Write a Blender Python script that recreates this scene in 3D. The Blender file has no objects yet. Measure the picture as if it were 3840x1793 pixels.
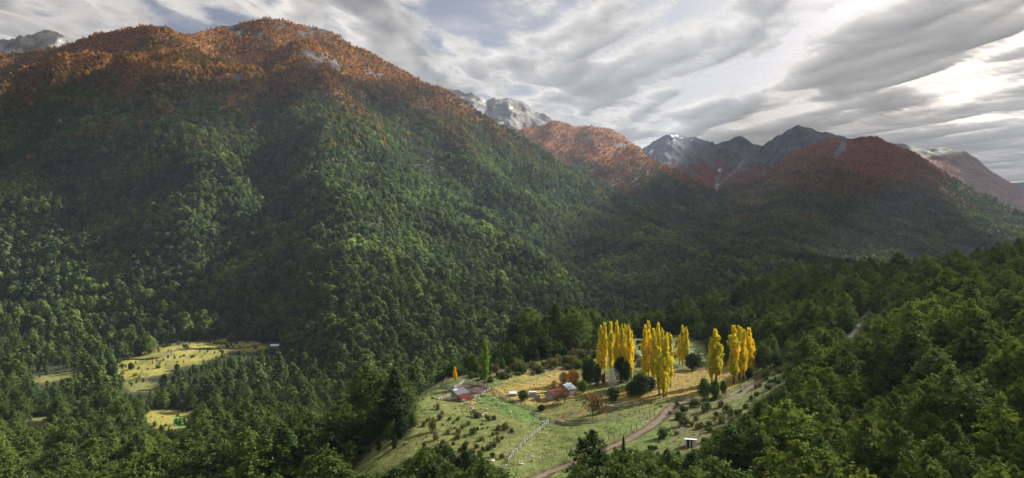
import bpy, bmesh, math, random
import numpy as np
from mathutils import Vector, Matrix

random.seed(7)
rng = np.random.default_rng(11)
D = bpy.data
SC = bpy.context.scene
COL = SC.collection
R = math.radians

# ------------------------------------------------------------------ camera
F, CU, HV = 2900.0, 1920.0, 800.0          # focal length, principal column and horizon row, in photo pixels
cam = D.cameras.new('camera')
cam.sensor_fit = 'HORIZONTAL'
cam.sensor_width = 36.0
cam.lens = 36.0 * F / 3840.0
cam.shift_y = -(896.5 - HV) / 3840.0
cam.clip_start, cam.clip_end = 1.0, 200000.0
camo = D.objects.new('camera', cam)
camo.rotation_euler = (R(90), 0, 0)
COL.objects.link(camo)
SC.camera = camo

# ------------------------------------------------------------------ sky, sun, exposure
SUN_EL, SUN_AZ = R(29), R(54)               # azimuth to the right of the view direction (+Y)
world = D.worlds.new('World')
SC.world = world
world.use_nodes = True
wn = world.node_tree
sky = wn.nodes.new('ShaderNodeTexSky')
sky.sky_type = 'NISHITA'
sky.sun_disc = False
sky.sun_elevation = SUN_EL
sky.sun_rotation = SUN_AZ
sky.air_density = 0.6
sky.dust_density = 4.0
sky.ozone_density = 0.3
wn.nodes['Background'].inputs['Strength'].default_value = 0.036
wn.links.new(sky.outputs[0], wn.nodes['Background'].inputs['Color'])
sl = D.lights.new('sun', 'SUN')
sl.energy = 5.0
sl.angle = R(0.5)
sl.color = (1.0, 0.95, 0.87)
suno = D.objects.new('sun', sl)
sd = Vector((math.sin(SUN_AZ) * math.cos(SUN_EL), math.cos(SUN_AZ) * math.cos(SUN_EL), math.sin(SUN_EL)))
suno.rotation_euler = sd.to_track_quat('Z', 'Y').to_euler()
suno.location = sd * 3000
COL.objects.link(suno)
SC.view_settings.view_transform = 'Standard'
SC.view_settings.look = 'None'
SC.view_settings.exposure = 1.45
SC.view_settings.gamma = 1.0
SC.view_settings.use_curve_mapping = False
cy = SC.cycles
cy.use_denoising = True
cy.max_bounces = 6
cy.diffuse_bounces = 3
cy.glossy_bounces = 2
cy.transmission_bounces = 4
cy.transparent_max_bounces = 12
cy.volume_bounces = 0
cy.sample_clamp_indirect = 4.0

# ------------------------------------------------------------------ noise and small maths
def _hash(ix, iy, seed):
    h = (ix.astype(np.int64) * 374761393 + iy.astype(np.int64) * 668265263 + seed * 982451653) & 0x7fffffff
    h = ((h ^ (h >> 13)) * 1274126177) & 0x7fffffff
    return ((h ^ (h >> 16)) & 0xffff) / 65535.0

def noise2(x, y, seed=0):
    x = np.asarray(x, float); y = np.asarray(y, float)
    ix = np.floor(x); iy = np.floor(y)
    fx = x - ix; fy = y - iy
    ux = fx * fx * fx * (fx * (fx * 6 - 15) + 10); uy = fy * fy * fy * (fy * (fy * 6 - 15) + 10)
    def g(ox, oy):
        a = _hash(ix + ox, iy + oy, seed) * 2 * np.pi
        return np.cos(a) * (fx - ox) + np.sin(a) * (fy - oy)
    a = g(0, 0); b = g(1, 0); c = g(0, 1); d = g(1, 1)
    return (a + (b - a) * ux + (c - a) * uy + (a - b - c + d) * ux * uy) * 1.5

def fbm(x, y, octv=4, seed=0, gain=0.5):
    s = 0.0; a = 1.0; f = 1.0; n = 0.0
    for i in range(octv):
        s = s + a * noise2(x * f + 17.3 * i, y * f - 9.1 * i, seed + i)
        n += a; a *= gain; f *= 2.03
    return s / n

def ridged(x, y, octv=4, seed=0):
    s = 0.0; a = 1.0; f = 1.0; n = 0.0
    for i in range(octv):
        s = s + a * (1 - np.abs(noise2(x * f + 5.7 * i, y * f + 3.3 * i, seed + i)) * 2)
        n += a; a *= 0.5; f *= 2.1
    return s / n

def sstep(a, b, x):
    t = np.clip((x - a) / (b - a), 0, 1)
    return t * t * (3 - 2 * t)

def smax(a, b, k):
    h = np.clip(0.5 + 0.5 * (a - b) / k, 0, 1)
    return b + (a - b) * h + k * h * (1 - h)

def poly_sd(u, v, poly):
    """signed distance in pixels, positive inside"""
    u = np.asarray(u, float); v = np.asarray(v, float)
    d = np.full(u.shape, 1e9); ins = np.zeros(u.shape, bool)
    n = len(poly)
    for i in range(n):
        x0, y0 = poly[i]; x1, y1 = poly[(i + 1) % n]
        ex, ey = x1 - x0, y1 - y0
        t = np.clip(((u - x0) * ex + (v - y0) * ey) / (ex * ex + ey * ey + 1e-9), 0, 1)
        d = np.minimum(d, np.hypot(u - x0 - t * ex, v - y0 - t * ey))
        if y0 != y1:
            c = ((y0 > v) != (y1 > v)) & (u < (x1 - x0) * (v - y0) / (y1 - y0) + x0)
            ins ^= c
    return np.where(ins, d, -d)

def line_d(x, y, pts):
    x = np.asarray(x, float); y = np.asarray(y, float)
    d = np.full(x.shape, 1e9)
    for (x0, y0), (x1, y1) in zip(pts[:-1], pts[1:]):
        ex, ey = x1 - x0, y1 - y0
        t = np.clip(((x - x0) * ex + (y - y0) * ey) / (ex * ex + ey * ey + 1e-9), 0, 1)
        d = np.minimum(d, np.hypot(x - x0 - t * ex, y - y0 - t * ey))
    return d

def curve(pts):
    p = np.array(pts, float)
    xs, ys = p[:, 0], p[:, 1]
    m = np.gradient(ys, xs)
    def f(x):
        x = np.clip(np.asarray(x, float), xs[0], xs[-1])
        i = np.clip(np.searchsorted(xs, x) - 1, 0, len(xs) - 2)
        h = xs[i + 1] - xs[i]; t = (x - xs[i]) / h
        return ((2*t**3 - 3*t**2 + 1) * ys[i] + (t**3 - 2*t**2 + t) * h * m[i]
                + (-2*t**3 + 3*t**2) * ys[i + 1] + (t**3 - t**2) * h * m[i + 1])
    return f

def to_u(X, Y): return CU + F * X / Y
def to_v(Z, Y): return HV - F * Z / Y

# ------------------------------------------------------------------ the near ground: terrace, hillside, slope and valley
CP = [  # photo column, distance (m), height relative to the lens (m)
 (1680,290,-70.6),(1600,284,-68.6),(1500,240,-69.0),(1700,225,-69.8),(1880,215,-70.4),(2000,205,-70.6),(2200,240,-70.3),
 (2060,258,-70.4),(2000,285,-71.2),(2560,285,-68.8),(2700,265,-67.0),(2700,230,-66.6),(2590,225,-67.2),(2700,185,-64),(2400,190,-67.5),
 (1900,312,-70.4),(2100,345,-71.2),(2640,315,-69.6),(2420,420,-71.2),(2000,410,-71.5),(1700,325,-69.6),(1640,335,-73),
 (1560,312,-74.5),(1460,330,-88),(1400,285,-76),(1380,330,-95),(1300,380,-118),(1300,450,-138),(1300,620,-151),
 (2000,470,-82),(2000,560,-118),(2000,650,-148),(1700,380,-84),(1700,430,-108),(1600,520,-146),
 (2400,500,-81),(2400,580,-94),(2400,680,-134),(2400,820,-152),
 (2750,360,-69),(2750,450,-73),(2750,620,-84),(2750,720,-112),(2750,860,-150),
 (2960,300,-62),(2960,350,-59),(2960,500,-57),(2960,640,-61),(2960,760,-98),(2960,900,-148),
 (3300,200,-53),(3300,250,-50),(3300,400,-45),(3300,600,-56),(3300,750,-92),(3300,950,-148),
 (3800,90,-50),(3800,150,-48),(3800,250,-37),(3800,400,-33),(3800,550,-40),(3800,700,-70),(3800,950,-145),
 (4500,90,-40),(4500,250,-22),(4500,500,-19),(4500,800,-60),(4500,1100,-140),
 (3000,150,-58),(3000,220,-58),(3000,90,-60),(2200,150,-66),(2200,90,-72),(1600,180,-74),(1500,90,-80),
 (1200,180,-84),(1250,260,-82),(900,300,-100),(400,300,-114),(0,350,-127),(300,200,-98),(-400,300,-118),(-400,120,-100),(600,90,-95),
 (700,560,-153),(200,600,-155),(1000,420,-125),(1100,600,-151),(600,830,-152),(1000,900,-151),(100,750,-154),(-400,700,-150),
 (0,1000,-150),(600,1000,-150),(1300,900,-155),(2000,1000,-156),(2900,1200,-156),(3800,1400,-156),(0,1500,-156),(1500,1500,-158),(3000,1600,-157),(-500,1300,-150),(4600,1500,-156),
]
_cp = np.array(CP, float)
_px = np.stack([_cp[:, 0] / 1000.0, np.log(_cp[:, 1]) * 1.6], 1)
def _tps(d2): return np.where(d2 > 1e-12, d2 * np.log(d2 + 1e-12), 0.0)
_n = len(_cp)
_A = np.zeros((_n + 3, _n + 3))
_A[:_n, :_n] = _tps(((_px[:, None] - _px[None]) ** 2).sum(-1)) + np.eye(_n) * 0.004
_A[:_n, _n] = 1; _A[:_n, _n+1:] = _px
_A[_n, :_n] = 1; _A[_n+1:, :_n] = _px.T
_w = np.linalg.solve(_A, np.concatenate([_cp[:, 2], [0, 0, 0]]))

ROAD_UV = [(1930,1830),(2030,1775),(2100,1748),(2180,1718),(2300,1665),(2390,1622),(2450,1585),(2490,1550),(2515,1523),(2545,1506),
           (2590,1500),(2650,1503),(2705,1496),(2760,1480),(2800,1456),(2845,1425),(2885,1404)]
_road_xy = None
def ground_base(X, Y):
    X = np.asarray(X, float); Y = np.asarray(Y, float)
    q = np.stack([to_u(X, Y) / 1000.0, np.log(np.maximum(Y, 20)) * 1.6], -1).reshape(-1, 2)
    out = np.empty(len(q))
    for s in range(0, len(q), 60000):
        qq = q[s:s+60000]
        d2 = ((qq[:, None] - _px[None]) ** 2).sum(-1)
        out[s:s+60000] = _tps(d2) @ _w[:_n] + _w[_n] + qq @ _w[_n+1:]
    z = out.reshape(X.shape)
    # rolling relief: gentle on the terrace, rougher in the woods
    u = to_u(X, Y)
    terr = sstep(1300, 1500, u) * (1 - sstep(2750, 2950, u)) * (1 - sstep(360, 450, Y))
    z = z + fbm(X / 45, Y / 45, 3, 3) * (3.2 * (1 - terr) + 1.0 * terr) + fbm(X / 9, Y / 9, 3, 5) * 0.28
    # a swale between the knoll and the road slope
    cx, cy_ = 10.0 + (Y - 215) * 0.02, 0
    z = z - 1.3 * np.exp(-((X - cx) / 9.0) ** 2) * sstep(190, 220, Y) * (1 - sstep(270, 300, Y))
    return z

def ground_z(X, Y):
    z = ground_base(X, Y)
    if _road_xy is not None:
        d = line_d(X, Y, _road_xy)
        z = z - 0.75 * (1 - sstep(1.7, 3.4, d))
    return z

def hit(u, v, y0=60.0, y1=900.0, f=None):
    """where the line of sight through a photo pixel meets the near ground"""
    f = f or ground_z
    Ys = np.exp(np.linspace(math.log(y0), math.log(y1), 700))
    Xs = (u - CU) / F * Ys
    g = f(Xs, Ys) - (HV - v) / F * Ys
    k = np.argmax(g > 0)
    if g[k] <= 0: k = len(Ys) - 1
    if k > 0:
        t = g[k-1] / (g[k-1] - g[k]); Y = Ys[k-1] + t * (Ys[k] - Ys[k-1])
    else: Y = Ys[0]
    X = (u - CU) / F * Y
    return float(X), float(Y), float(f(np.array([X]), np.array([Y]))[0])

_road_xy = [hit(u, v, f=ground_base)[:2] for u, v in ROAD_UV]
def densify(pts, n=6):
    """Catmull-Rom through 2-D points"""
    p = [np.array(q, float) for q in pts]; p = [2*p[0]-p[1]] + p + [2*p[-1]-p[-2]]
    out = []
    for i in range(1, len(p) - 2):
        for k in range(n):
            t = k / n
            out.append(0.5*((2*p[i]) + (-p[i-1]+p[i+1])*t + (2*p[i-1]-5*p[i]+4*p[i+1]-p[i+2])*t*t + (-p[i-1]+3*p[i]-3*p[i+1]+p[i+2])*t**3))
    out.append(p[-2])
    return [tuple(q) for q in out]
_road_xy = densify(_road_xy, 4)

# ------------------------------------------------------------------ mountains: crest lines (column, row, distance) over a foot line
def sheet(crest, foot, zfoot=-157.0, p=1.12, back=0.45, rnd=60.0):
    c = np.array(crest, float)
    vt = curve(c[:, :2]); yt = curve(c[:, [0, 2]])
    yf = curve(foot) if not np.isscalar(foot) else (lambda u: np.full(np.shape(u), float(foot)))
    lo, hi = c[0, 0], c[-1, 0]
    def f(X, Y):
        u = to_u(X, Y)
        Yt, Yf = yt(u), yf(u)
        zt = (HV - vt(u)) / F * Yt
        out = np.maximum(np.maximum(lo - u, u - hi), 0)          # past the ends of the crest the ridge dies away
        zt = zt - out * Yt / F * 0.8
        t = np.clip((Y - Yf) / np.maximum(Yt - Yf, 50), -0.3, 1.0)
        tt = np.clip(t, 0, 1)
        z = zfoot + (zt - zfoot) * tt ** p + np.minimum(t, 0) * 60
        over = np.maximum(Y - Yt, 0)
        return z - back * np.sqrt(over ** 2 + rnd ** 2) + back * rnd
    return f

FOOT_A = [(-900,1050),(0,1010),(400,990),(700,960),(950,945),(1120,860),(1300,730),(1500,730),(1800,810),(2100,900),(2500,1000),(2900,1200),(3400,1700)]
A_BACK = sheet([(-900,300,2250),(-300,240,2300),(0,208,2350),(150,185,2400),(265,160,2400),(400,125,2350),(520,97,2330),(620,104,2330),(740,124,2380),
                (820,100,2500),(900,84,2550),(1050,79,2580),(1130,94,2600),(1210,112,2620),(1260,126,2620),(1330,168,2600),(1480,250,2550),(1650,338,2500),
                (1800,430,2450),(1940,508,2420),(2100,612,2380),(2236,693,2320),(2380,770,2250),(2534,835,2150),(2700,884,2050),(2830,924,1950),(3130,985,1800),(3500,1040,1800)], FOOT_A, p=1.6)
A_LEFT = sheet([(-700,420,1950),(-200,330,1980),(100,275,2000),(300,225,2020),(420,200,2050),(560,168,2060),(700,160,2080),(800,188,2080),(880,226,2050),
                (950,272,2000),(1000,325,1950),(1060,395,1880),(1150,500,1750),(1250,620,1600),(1350,740,1450)], FOOT_A, back=0.55, rnd=35)
A_DOME = sheet([(900,300,2250),(950,250,2270),(1010,208,2280),(1060,183,2290),(1110,164,2290),(1180,174,2280),(1260,228,2240),(1330,305,2190),
                (1420,395,2120),(1550,520,2000),(1700,660,1850),(1850,780,1700)], FOOT_A, back=0.55, rnd=35)
A_SPUR = sheet([(-600,700,1500),(-200,640,1550),(100,600,1560),(300,560,1570),(450,515,1590),(560,482,1600),(640,468,1600),(720,508,1560),(800,568,1500),(880,640,1430),
                (960,722,1340),(1040,822,1240),(1120,930,1130),(1200,1060,1010)], FOOT_A, back=0.35, rnd=60)
A_SP2 = sheet([(1380,520,1820),(1480,575,1760),(1570,640,1680),(1700,748,1530),(1850,872,1350),(2000,972,1200),(2100,1040,1120)], FOOT_A, back=0.25, rnd=60)
A_SP3 = sheet([(2250,880,1650),(2400,905,1560),(2550,948,1450),(2700,985,1370),(2800,1030,1300),(2900,1090,1250)], FOOT_A, back=0.25, rnd=60)
A_SP4 = sheet([(1150,860,1250),(1230,905,1150),(1330,990,1040),(1450,1070,960),(1600,1130,930),(1750,1190,900)], FOOT_A, back=0.2, rnd=60)
GULLIES = [([(740,440),(880,540),(1010,660),(1120,780),(1220,930),(1290,1060)], 45, 60), ([(1330,420),(1450,560),(1600,700),(1750,830)], 35, 50), ([(380,420),(330,600),(250,760),(180,900)], 35, 55)]
def zA(X, Y):
    u = to_u(X, Y)
    z = A_BACK(X, Y)
    vb = to_v(z, Y)
    for pts, dep, wid in GULLIES: z = z - dep * np.exp(-(line_d(u, vb, pts) / wid) ** 2)
    z = smax(z, A_LEFT(X, Y), 14)
    z = smax(z, A_DOME(X, Y), 14)
    for f in (A_SPUR, A_SP2, A_SP3, A_SP4): z = smax(z, f(X, Y), 14)
    a = sstep(-157, 40, z)
    cut = sstep(0, 260, np.abs(Y - 2400) + 60)
    z = z + a * (ridged(X / 420, Y / 620, 3, 21) - 0.55) * 70 * sstep(2500, 1900, Y) + a * fbm(X / 110, Y / 160, 3, 25) * 16 + fbm(X / 30, Y / 30, 2, 31) * 3
    return z
B_C = sheet([(1700,640,3500),(1850,560,3550),(1940,500,3600),(2000,485,3620),(2080,463,3650),(2140,472,3650),(2250,480,3650),(2330,508,3650),(2400,550,3640),(2480,610,3600),
             (2600,690,3550),(2750,770,3450),(2900,840,3350),(3050,890,3200),(3200,930,3100)], [(1500,2300),(2400,2350),(3300,2500)], back=0.4, rnd=90)
def zB(X, Y):
    z = B_C(X, Y); a = sstep(-157, 100, z)
    return z + a * (ridged(X / 500, Y / 700, 3, 41) - 0.5) * 45 + a * fbm(X / 120, Y / 150, 3, 45) * 18
C_C = sheet([(1450,330,5000),(1600,335,5000),(1670,342,5000),(1720,340,5000),(1770,350,5000),(1825,372,5000),(1860,371,5000),(1900,370,5000),(1950,382,5000),(2000,408,5000),(2050,428,5000),
             (2095,458,4950),(2200,520,4900),(2350,600,4800)], 3500.0, back=0.5, rnd=60)
def zC(X, Y):
    z = C_C(X, Y)
    return z + (ridged(X / 260, Y / 300, 4, 51) - 0.5) * 42 + fbm(X / 60, Y / 60, 3, 55) * 16
D_C = sheet([(2200,545,6100),(2390,543,6100),(2440,538,6100),(2475,512,6050),(2510,499,6000),(2550,510,6000),(2620,520,6050),(2690,538,6150),(2735,519,6200),(2765,514,6200),(2800,524,6200),(2860,547,6250),
             (2890,530,6150),(2930,500,6000),(2985,479,5950),(3030,481,5950),(3100,496,5950),(3160,513,6000),(3300,560,6100)],
            [(2200,4000),(2600,4500),(2700,4900),(2800,4700),(3200,4200)], zfoot=-60, back=0.5, rnd=60, p=1.35)
def zD(X, Y):
    z = D_C(X, Y)
    return z + (ridged(X / 380, Y / 520, 4, 61) - 0.5) * 34 + fbm(X / 90, Y / 90, 3, 65) * 16 + (ridged(X / 110, Y / 170, 3, 67) - .5) * 26
E_C = sheet([(2560,760,3500),(2680,716,3700),(2780,690,3900),(2860,640,4050),(2930,596,4200),(3000,560,4300),(3080,527,4400),(3200,515,4450),(3265,514,4450),(3330,538,4420),(3420,580,4350),
             (3500,630,4250),(3600,690,4100),(3700,742,3900),(3840,805,3600),(4000,860,3300),(4300,930,3000)], [(2300,2300),(2900,2350),(3300,2450),(3800,2500),(4400,2500)], p=1.2, back=0.4, rnd=90)
def zE(X, Y):
    z = E_C(X, Y); a = sstep(-157, 100, z)
    return z + a * (ridged(X / 420, Y / 700, 3, 71) - 0.5) * 50 + a * fbm(X / 110, Y / 150, 3, 75) * 18 + fbm(X / 260, Y / 260, 3, 77) * 14
F_C = sheet([(3150,540,6600),(3300,538,6600),(3400,545,6600),(3450,558,6600),(3520,560,6600),(3570,561,6600),(3610,572,6550),(3650,592,6500),(3700,625,6400),(3760,662,6300),(3840,706,6200),(4000,770,6000),(4400,850,5600)],
            4600.0, back=0.4, rnd=90)
def zF(X, Y):
    z = F_C(X, Y)
    return z + (ridged(X / 450, Y / 600, 3, 81) - 0.5) * 50 + fbm(X / 120, Y / 120, 3, 85) * 16
G_C = sheet([(3500,720,12000),(3700,694,12000),(3800,686,12000),(3900,676,12000),(4100,690,12000),(4500,700,12000)], 9000.0, back=0.3, rnd=100)
def zG(X, Y): return G_C(X, Y) + fbm(X / 600, Y / 600, 3, 91) * 50
H_C = sheet([(-700,260,3500),(-300,200,3500),(-60,165,3500),(0,153,3500),(60,147,3500),(100,140,3500),(150,126,3500),(190,117,3500),(215,122,3500),(235,138,3500),(268,158,3480),(340,200,3450),(450,240,3400)], 2600.0, back=0.6, rnd=40)
def zH(X, Y): return H_C(X, Y) + (ridged(X / 150, Y / 220, 4, 95) - 0.5) * 34 + fbm(X / 40, Y / 40, 3, 97) * 9
def zV(X, Y): return -157 + fbm(X / 220, Y / 220, 3, 99) * 7

# ------------------------------------------------------------------ mesh helpers
def np_mesh(name, V, Fc, cols=None, smooth=False, face_attr=None):
    V = np.asarray(V, np.float32); Fc = np.asarray(Fc, np.int32)
    m = D.meshes.new(name)
    k = Fc.shape[1]
    m.vertices.add(len(V)); m.vertices.foreach_set('co', V.ravel())
    m.loops.add(Fc.size); m.loops.foreach_set('vertex_index', Fc.ravel())
    m.polygons.add(len(Fc))
    m.polygons.foreach_set('loop_start', np.arange(0, Fc.size, k, dtype=np.int32))
    m.polygons.foreach_set('use_smooth', np.full(len(Fc), smooth, bool))
    if cols:
        for nm, arr in cols.items():
            arr = np.asarray(arr, np.float32)
            if arr.ndim == 1:
                a = m.attributes.new(nm, 'FLOAT', 'POINT'); a.data.foreach_set('value', arr)
            else:
                a = m.attributes.new(nm, 'FLOAT_COLOR', 'POINT')
                a.data.foreach_set('color', np.concatenate([arr, np.ones((len(arr), 1), np.float32)], 1).ravel())
    if face_attr:
        for nm, arr in face_attr.items():
            a = m.attributes.new(nm, 'FLOAT', 'FACE'); a.data.foreach_set('value', np.asarray(arr, np.float32))
    m.update(calc_edges=True); m.validate()
    return m

def link(name, data, mat=None, parent=None, loc=None, rot=None, scl=None):
    o = D.objects.new(name, data)
    if mat is not None and data is not None and not data.materials: data.materials.append(mat)
    if parent is not None: o.parent = parent
    if loc is not None: o.location = loc
    if rot is not None: o.rotation_euler = rot
    if scl is not None: o.scale = scl
    COL.objects.link(o)
    return o

def tag(o, label=None, cat=None, group=None, kind=None):
    if label: o['label'] = label
    if cat: o['category'] = cat
    if group: o['group'] = group
    if kind: o['kind'] = kind
    return o

def thing(name, label, cat, loc=(0, 0, 0), rz=0.0, group=None):
    o = link(name, None, loc=loc, rot=(0, 0, rz)); o.empty_display_size = 0.5
    return tag(o, label, cat, group)

def grid_mesh(name, zf, us, ys, cols=None):
    U, Y = np.meshgrid(us, ys)
    X = (U - CU) / F * Y
    Z = np.maximum(zf(X, Y), -185.0)
    V = np.stack([X, Y, Z], -1).reshape(-1, 3)
    nr, nc = U.shape
    i = np.arange(nr * nc).reshape(nr, nc)
    Fc = np.stack([i[:-1, :-1], i[:-1, 1:], i[1:, 1:], i[1:, :-1]], -1).reshape(-1, 4)
    att = {}
    if cols: att = {k: v.reshape(-1, 3) if v.ndim == 3 else v.ravel() for k, v in cols(U, X, Y, Z).items()}
    return np_mesh(name, V, Fc, att, smooth=True)

# ------------------------------------------------------------------ materials
def new_mat(name):
    m = D.materials.new(name); m.use_nodes = True
    nt = m.node_tree
    for n in list(nt.nodes):
        if n.type != 'OUTPUT_MATERIAL': nt.nodes.remove(n)
    return m, nt, nt.nodes['Material Output']

def N(nt, t, **kw):
    n = nt.nodes.new(t)
    for k, v in kw.items(): setattr(n, k, v)
    return n

def math_node(nt, op, a, b=None, clamp=False):
    n = nt.nodes.new('ShaderNodeMath'); n.operation = op; n.use_clamp = clamp
    for i, x in enumerate((a, b)):
        if x is None: continue
        if hasattr(x, 'links'): nt.links.new(x, n.inputs[i])
        else: n.inputs[i].default_value = x
    return n.outputs[0]

def noise_node(nt, scale, detail=4, rough=0.6, coord='Position', stretch=None):
    if coord == 'Position': src = N(nt, 'ShaderNodeNewGeometry').outputs['Position']
    else: src = N(nt, 'ShaderNodeTexCoord').outputs[coord]
    if stretch:
        mp = N(nt, 'ShaderNodeMapping'); mp.inputs['Scale'].default_value = stretch
        nt.links.new(src, mp.inputs['Vector']); src = mp.outputs[0]
    n = N(nt, 'ShaderNodeTexNoise'); n.inputs['Scale'].default_value = scale
    n.inputs['Detail'].default_value = detail; n.inputs['Roughness'].default_value = rough
    nt.links.new(src, n.inputs['Vector'])
    return n.outputs['Fac']

def mix_col(nt, blend, fac, a, b):
    n = N(nt, 'ShaderNodeMix', data_type='RGBA', blend_type=blend)
    for sock, x in ((n.inputs[0], fac), (n.inputs[6], a), (n.inputs[7], b)):
        if hasattr(x, 'links'): nt.links.new(x, sock)
        elif isinstance(x, (int, float)): sock.default_value = x
        else: sock.default_value = (*x, 1)
    return n.outputs[2]

def ramp(nt, fac, stops):
    n = N(nt, 'ShaderNodeValToRGB'); nt.links.new(fac, n.inputs[0])
    e = n.color_ramp.elements
    e[0].position, e[0].color = stops[0][0], (*stops[0][1], 1)
    e[1].position, e[1].color = stops[-1][0], (*stops[-1][1], 1)
    for p, c in stops[1:-1]:
        x = e.new(p); x.color = (*c, 1)
    return n.outputs[0]

def ground_material(name, s1, s2, bump_dist, lo=0.55, hi=1.45):
    m, nt, out = new_mat(name)
    at = N(nt, 'ShaderNodeAttribute'); at.attribute_name = 'gcol'
    n1 = noise_node(nt, s1, 5, 0.65); n2 = noise_node(nt, s2, 4, 0.7)
    v1 = ramp(nt, n1, [(0.3, (lo,)*3), (0.7, (hi,)*3)])
    v2 = ramp(nt, n2, [(0.3, (0.72, 0.74, 0.7)), (0.7, (1.28, 1.24, 1.2))])
    c = mix_col(nt, 'MULTIPLY', 1.0, at.outputs['Color'], v1)
    c = mix_col(nt, 'MULTIPLY', 1.0, c, v2)
    b = N(nt, 'ShaderNodeBsdfPrincipled'); b.inputs['Roughness'].default_value = 0.95
    b.inputs['Specular IOR Level'].default_value = 0.15
    nt.links.new(c, b.inputs['Base Color'])
    bp = N(nt, 'ShaderNodeBump'); bp.inputs['Distance'].default_value = bump_dist; bp.inputs['Strength'].default_value = 0.8
    h = math_node(nt, 'ADD', n1, n2)
    nt.links.new(h, bp.inputs['Height']); nt.links.new(bp.outputs[0], b.inputs['Normal'])
    nt.links.new(b.outputs[0], out.inputs['Surface'])
    return m

M_NEAR = ground_material('near_ground', 0.4, 1.7, 0.5, 0.5, 1.5)
M_FAR = ground_material('mountain_ground', 0.02, 0.11, 9.0, 0.5, 1.5)

def foliage_material(name, trans=0.3, gain=1.0):
    m, nt, out = new_mat(name)
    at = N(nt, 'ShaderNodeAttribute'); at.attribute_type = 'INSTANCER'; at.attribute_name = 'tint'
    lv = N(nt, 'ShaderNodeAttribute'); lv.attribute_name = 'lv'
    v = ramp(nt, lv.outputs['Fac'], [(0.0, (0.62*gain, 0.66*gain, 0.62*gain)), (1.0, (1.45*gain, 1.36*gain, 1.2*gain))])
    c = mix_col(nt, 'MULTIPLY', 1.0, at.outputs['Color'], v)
    d = N(nt, 'ShaderNodeBsdfDiffuse'); t = N(nt, 'ShaderNodeBsdfTranslucent')
    nt.links.new(c, d.inputs['Color'])
    tc = mix_col(nt, 'MULTIPLY', 1.0, c, (1.1, 1.2, 0.75))
    nt.links.new(tc, t.inputs['Color'])
    mx = N(nt, 'ShaderNodeMixShader'); mx.inputs[0].default_value = trans
    nt.links.new(d.outputs[0], mx.inputs[1]); nt.links.new(t.outputs[0], mx.inputs[2])
    g = N(nt, 'ShaderNodeBsdfGlossy'); g.inputs['Roughness'].default_value = 0.45; g.inputs['Color'].default_value = (0.9, 0.95, 1, 1)
    m2 = N(nt, 'ShaderNodeMixShader'); m2.inputs[0].default_value = 0.004
    nt.links.new(mx.outputs[0], m2.inputs[1]); nt.links.new(g.outputs[0], m2.inputs[2])
    nt.links.new(m2.outputs[0], out.inputs['Surface'])
    return m
M_LEAF = foliage_material('foliage', 0.3)
M_POP = foliage_material('poplar_foliage', 0.4)

def simple_mat(name, base, var=0.35, scale=3.0, rough=0.85, metal=0.0, stretch=None, coord='Object', bump=0.02, second=None, spec=0.3):
    m, nt, out = new_mat(name)
    n = noise_node(nt, scale, 6, 0.65, coord, stretch)
    a = tuple(x * (1 - var) for x in base); b2 = tuple(min(1, x * (1 + var)) for x in (second or base))
    c = ramp(nt, n, [(0.3, a), (0.7, b2)])
    b = N(nt, 'ShaderNodeBsdfPrincipled'); b.inputs['Roughness'].default_value = rough; b.inputs['Metallic'].default_value = metal
    b.inputs['Specular IOR Level'].default_value = spec
    nt.links.new(c, b.inputs['Base Color'])
    if bump:
        bp = N(nt, 'ShaderNodeBump'); bp.inputs['Distance'].default_value = bump
        nt.links.new(n, bp.inputs['Height']); nt.links.new(bp.outputs[0], b.inputs['Normal'])
    nt.links.new(b.outputs[0], out.inputs['Surface'])
    return m
M_BARK = simple_mat('bark', (0.10, 0.08, 0.06), 0.4, 2.0, 0.95)
M_PALE = simple_mat('bleached_wood', (0.52, 0.51, 0.49), 0.25, 4.0, 0.9)
M_WOOD = simple_mat('weathered_wood', (0.22, 0.195, 0.17), 0.5, 3.0, 0.92, stretch=(6, 6, 1), second=(0.32, 0.30, 0.27))
M_RAIL = simple_mat('weathered_rail', (0.29, 0.275, 0.255), 0.4, 2.5, 0.92, second=(0.38, 0.365, 0.345))
M_POST = simple_mat('dark_post', (0.11, 0.095, 0.08), 0.4, 3.0, 0.92)
M_ZINC = simple_mat('zinc_roof', (0.42, 0.44, 0.47), 0.25, 1.2, 0.55, 0.3, bump=0.005)
M_RUST = simple_mat('rusty_red_roof', (0.27, 0.075, 0.055), 0.4, 1.4, 0.75, bump=0.005, second=(0.34, 0.12, 0.085))
M_WHITE = simple_mat('pale_sheet_roof', (0.62, 0.68, 0.74), 0.12, 1.0, 0.5, bump=0.004)
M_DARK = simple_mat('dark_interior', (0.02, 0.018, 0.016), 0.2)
M_WOOL = simple_mat('fleece', (0.62, 0.53, 0.36), 0.2, 8.0, 0.95, bump=0.03)
M_CUT = simple_mat('split_firewood', (0.62, 0.43, 0.22), 0.35, 3.0, 0.9)
M_ROCK = simple_mat('pale_stone', (0.36, 0.35, 0.33), 0.35, 3.0, 0.9)

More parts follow.
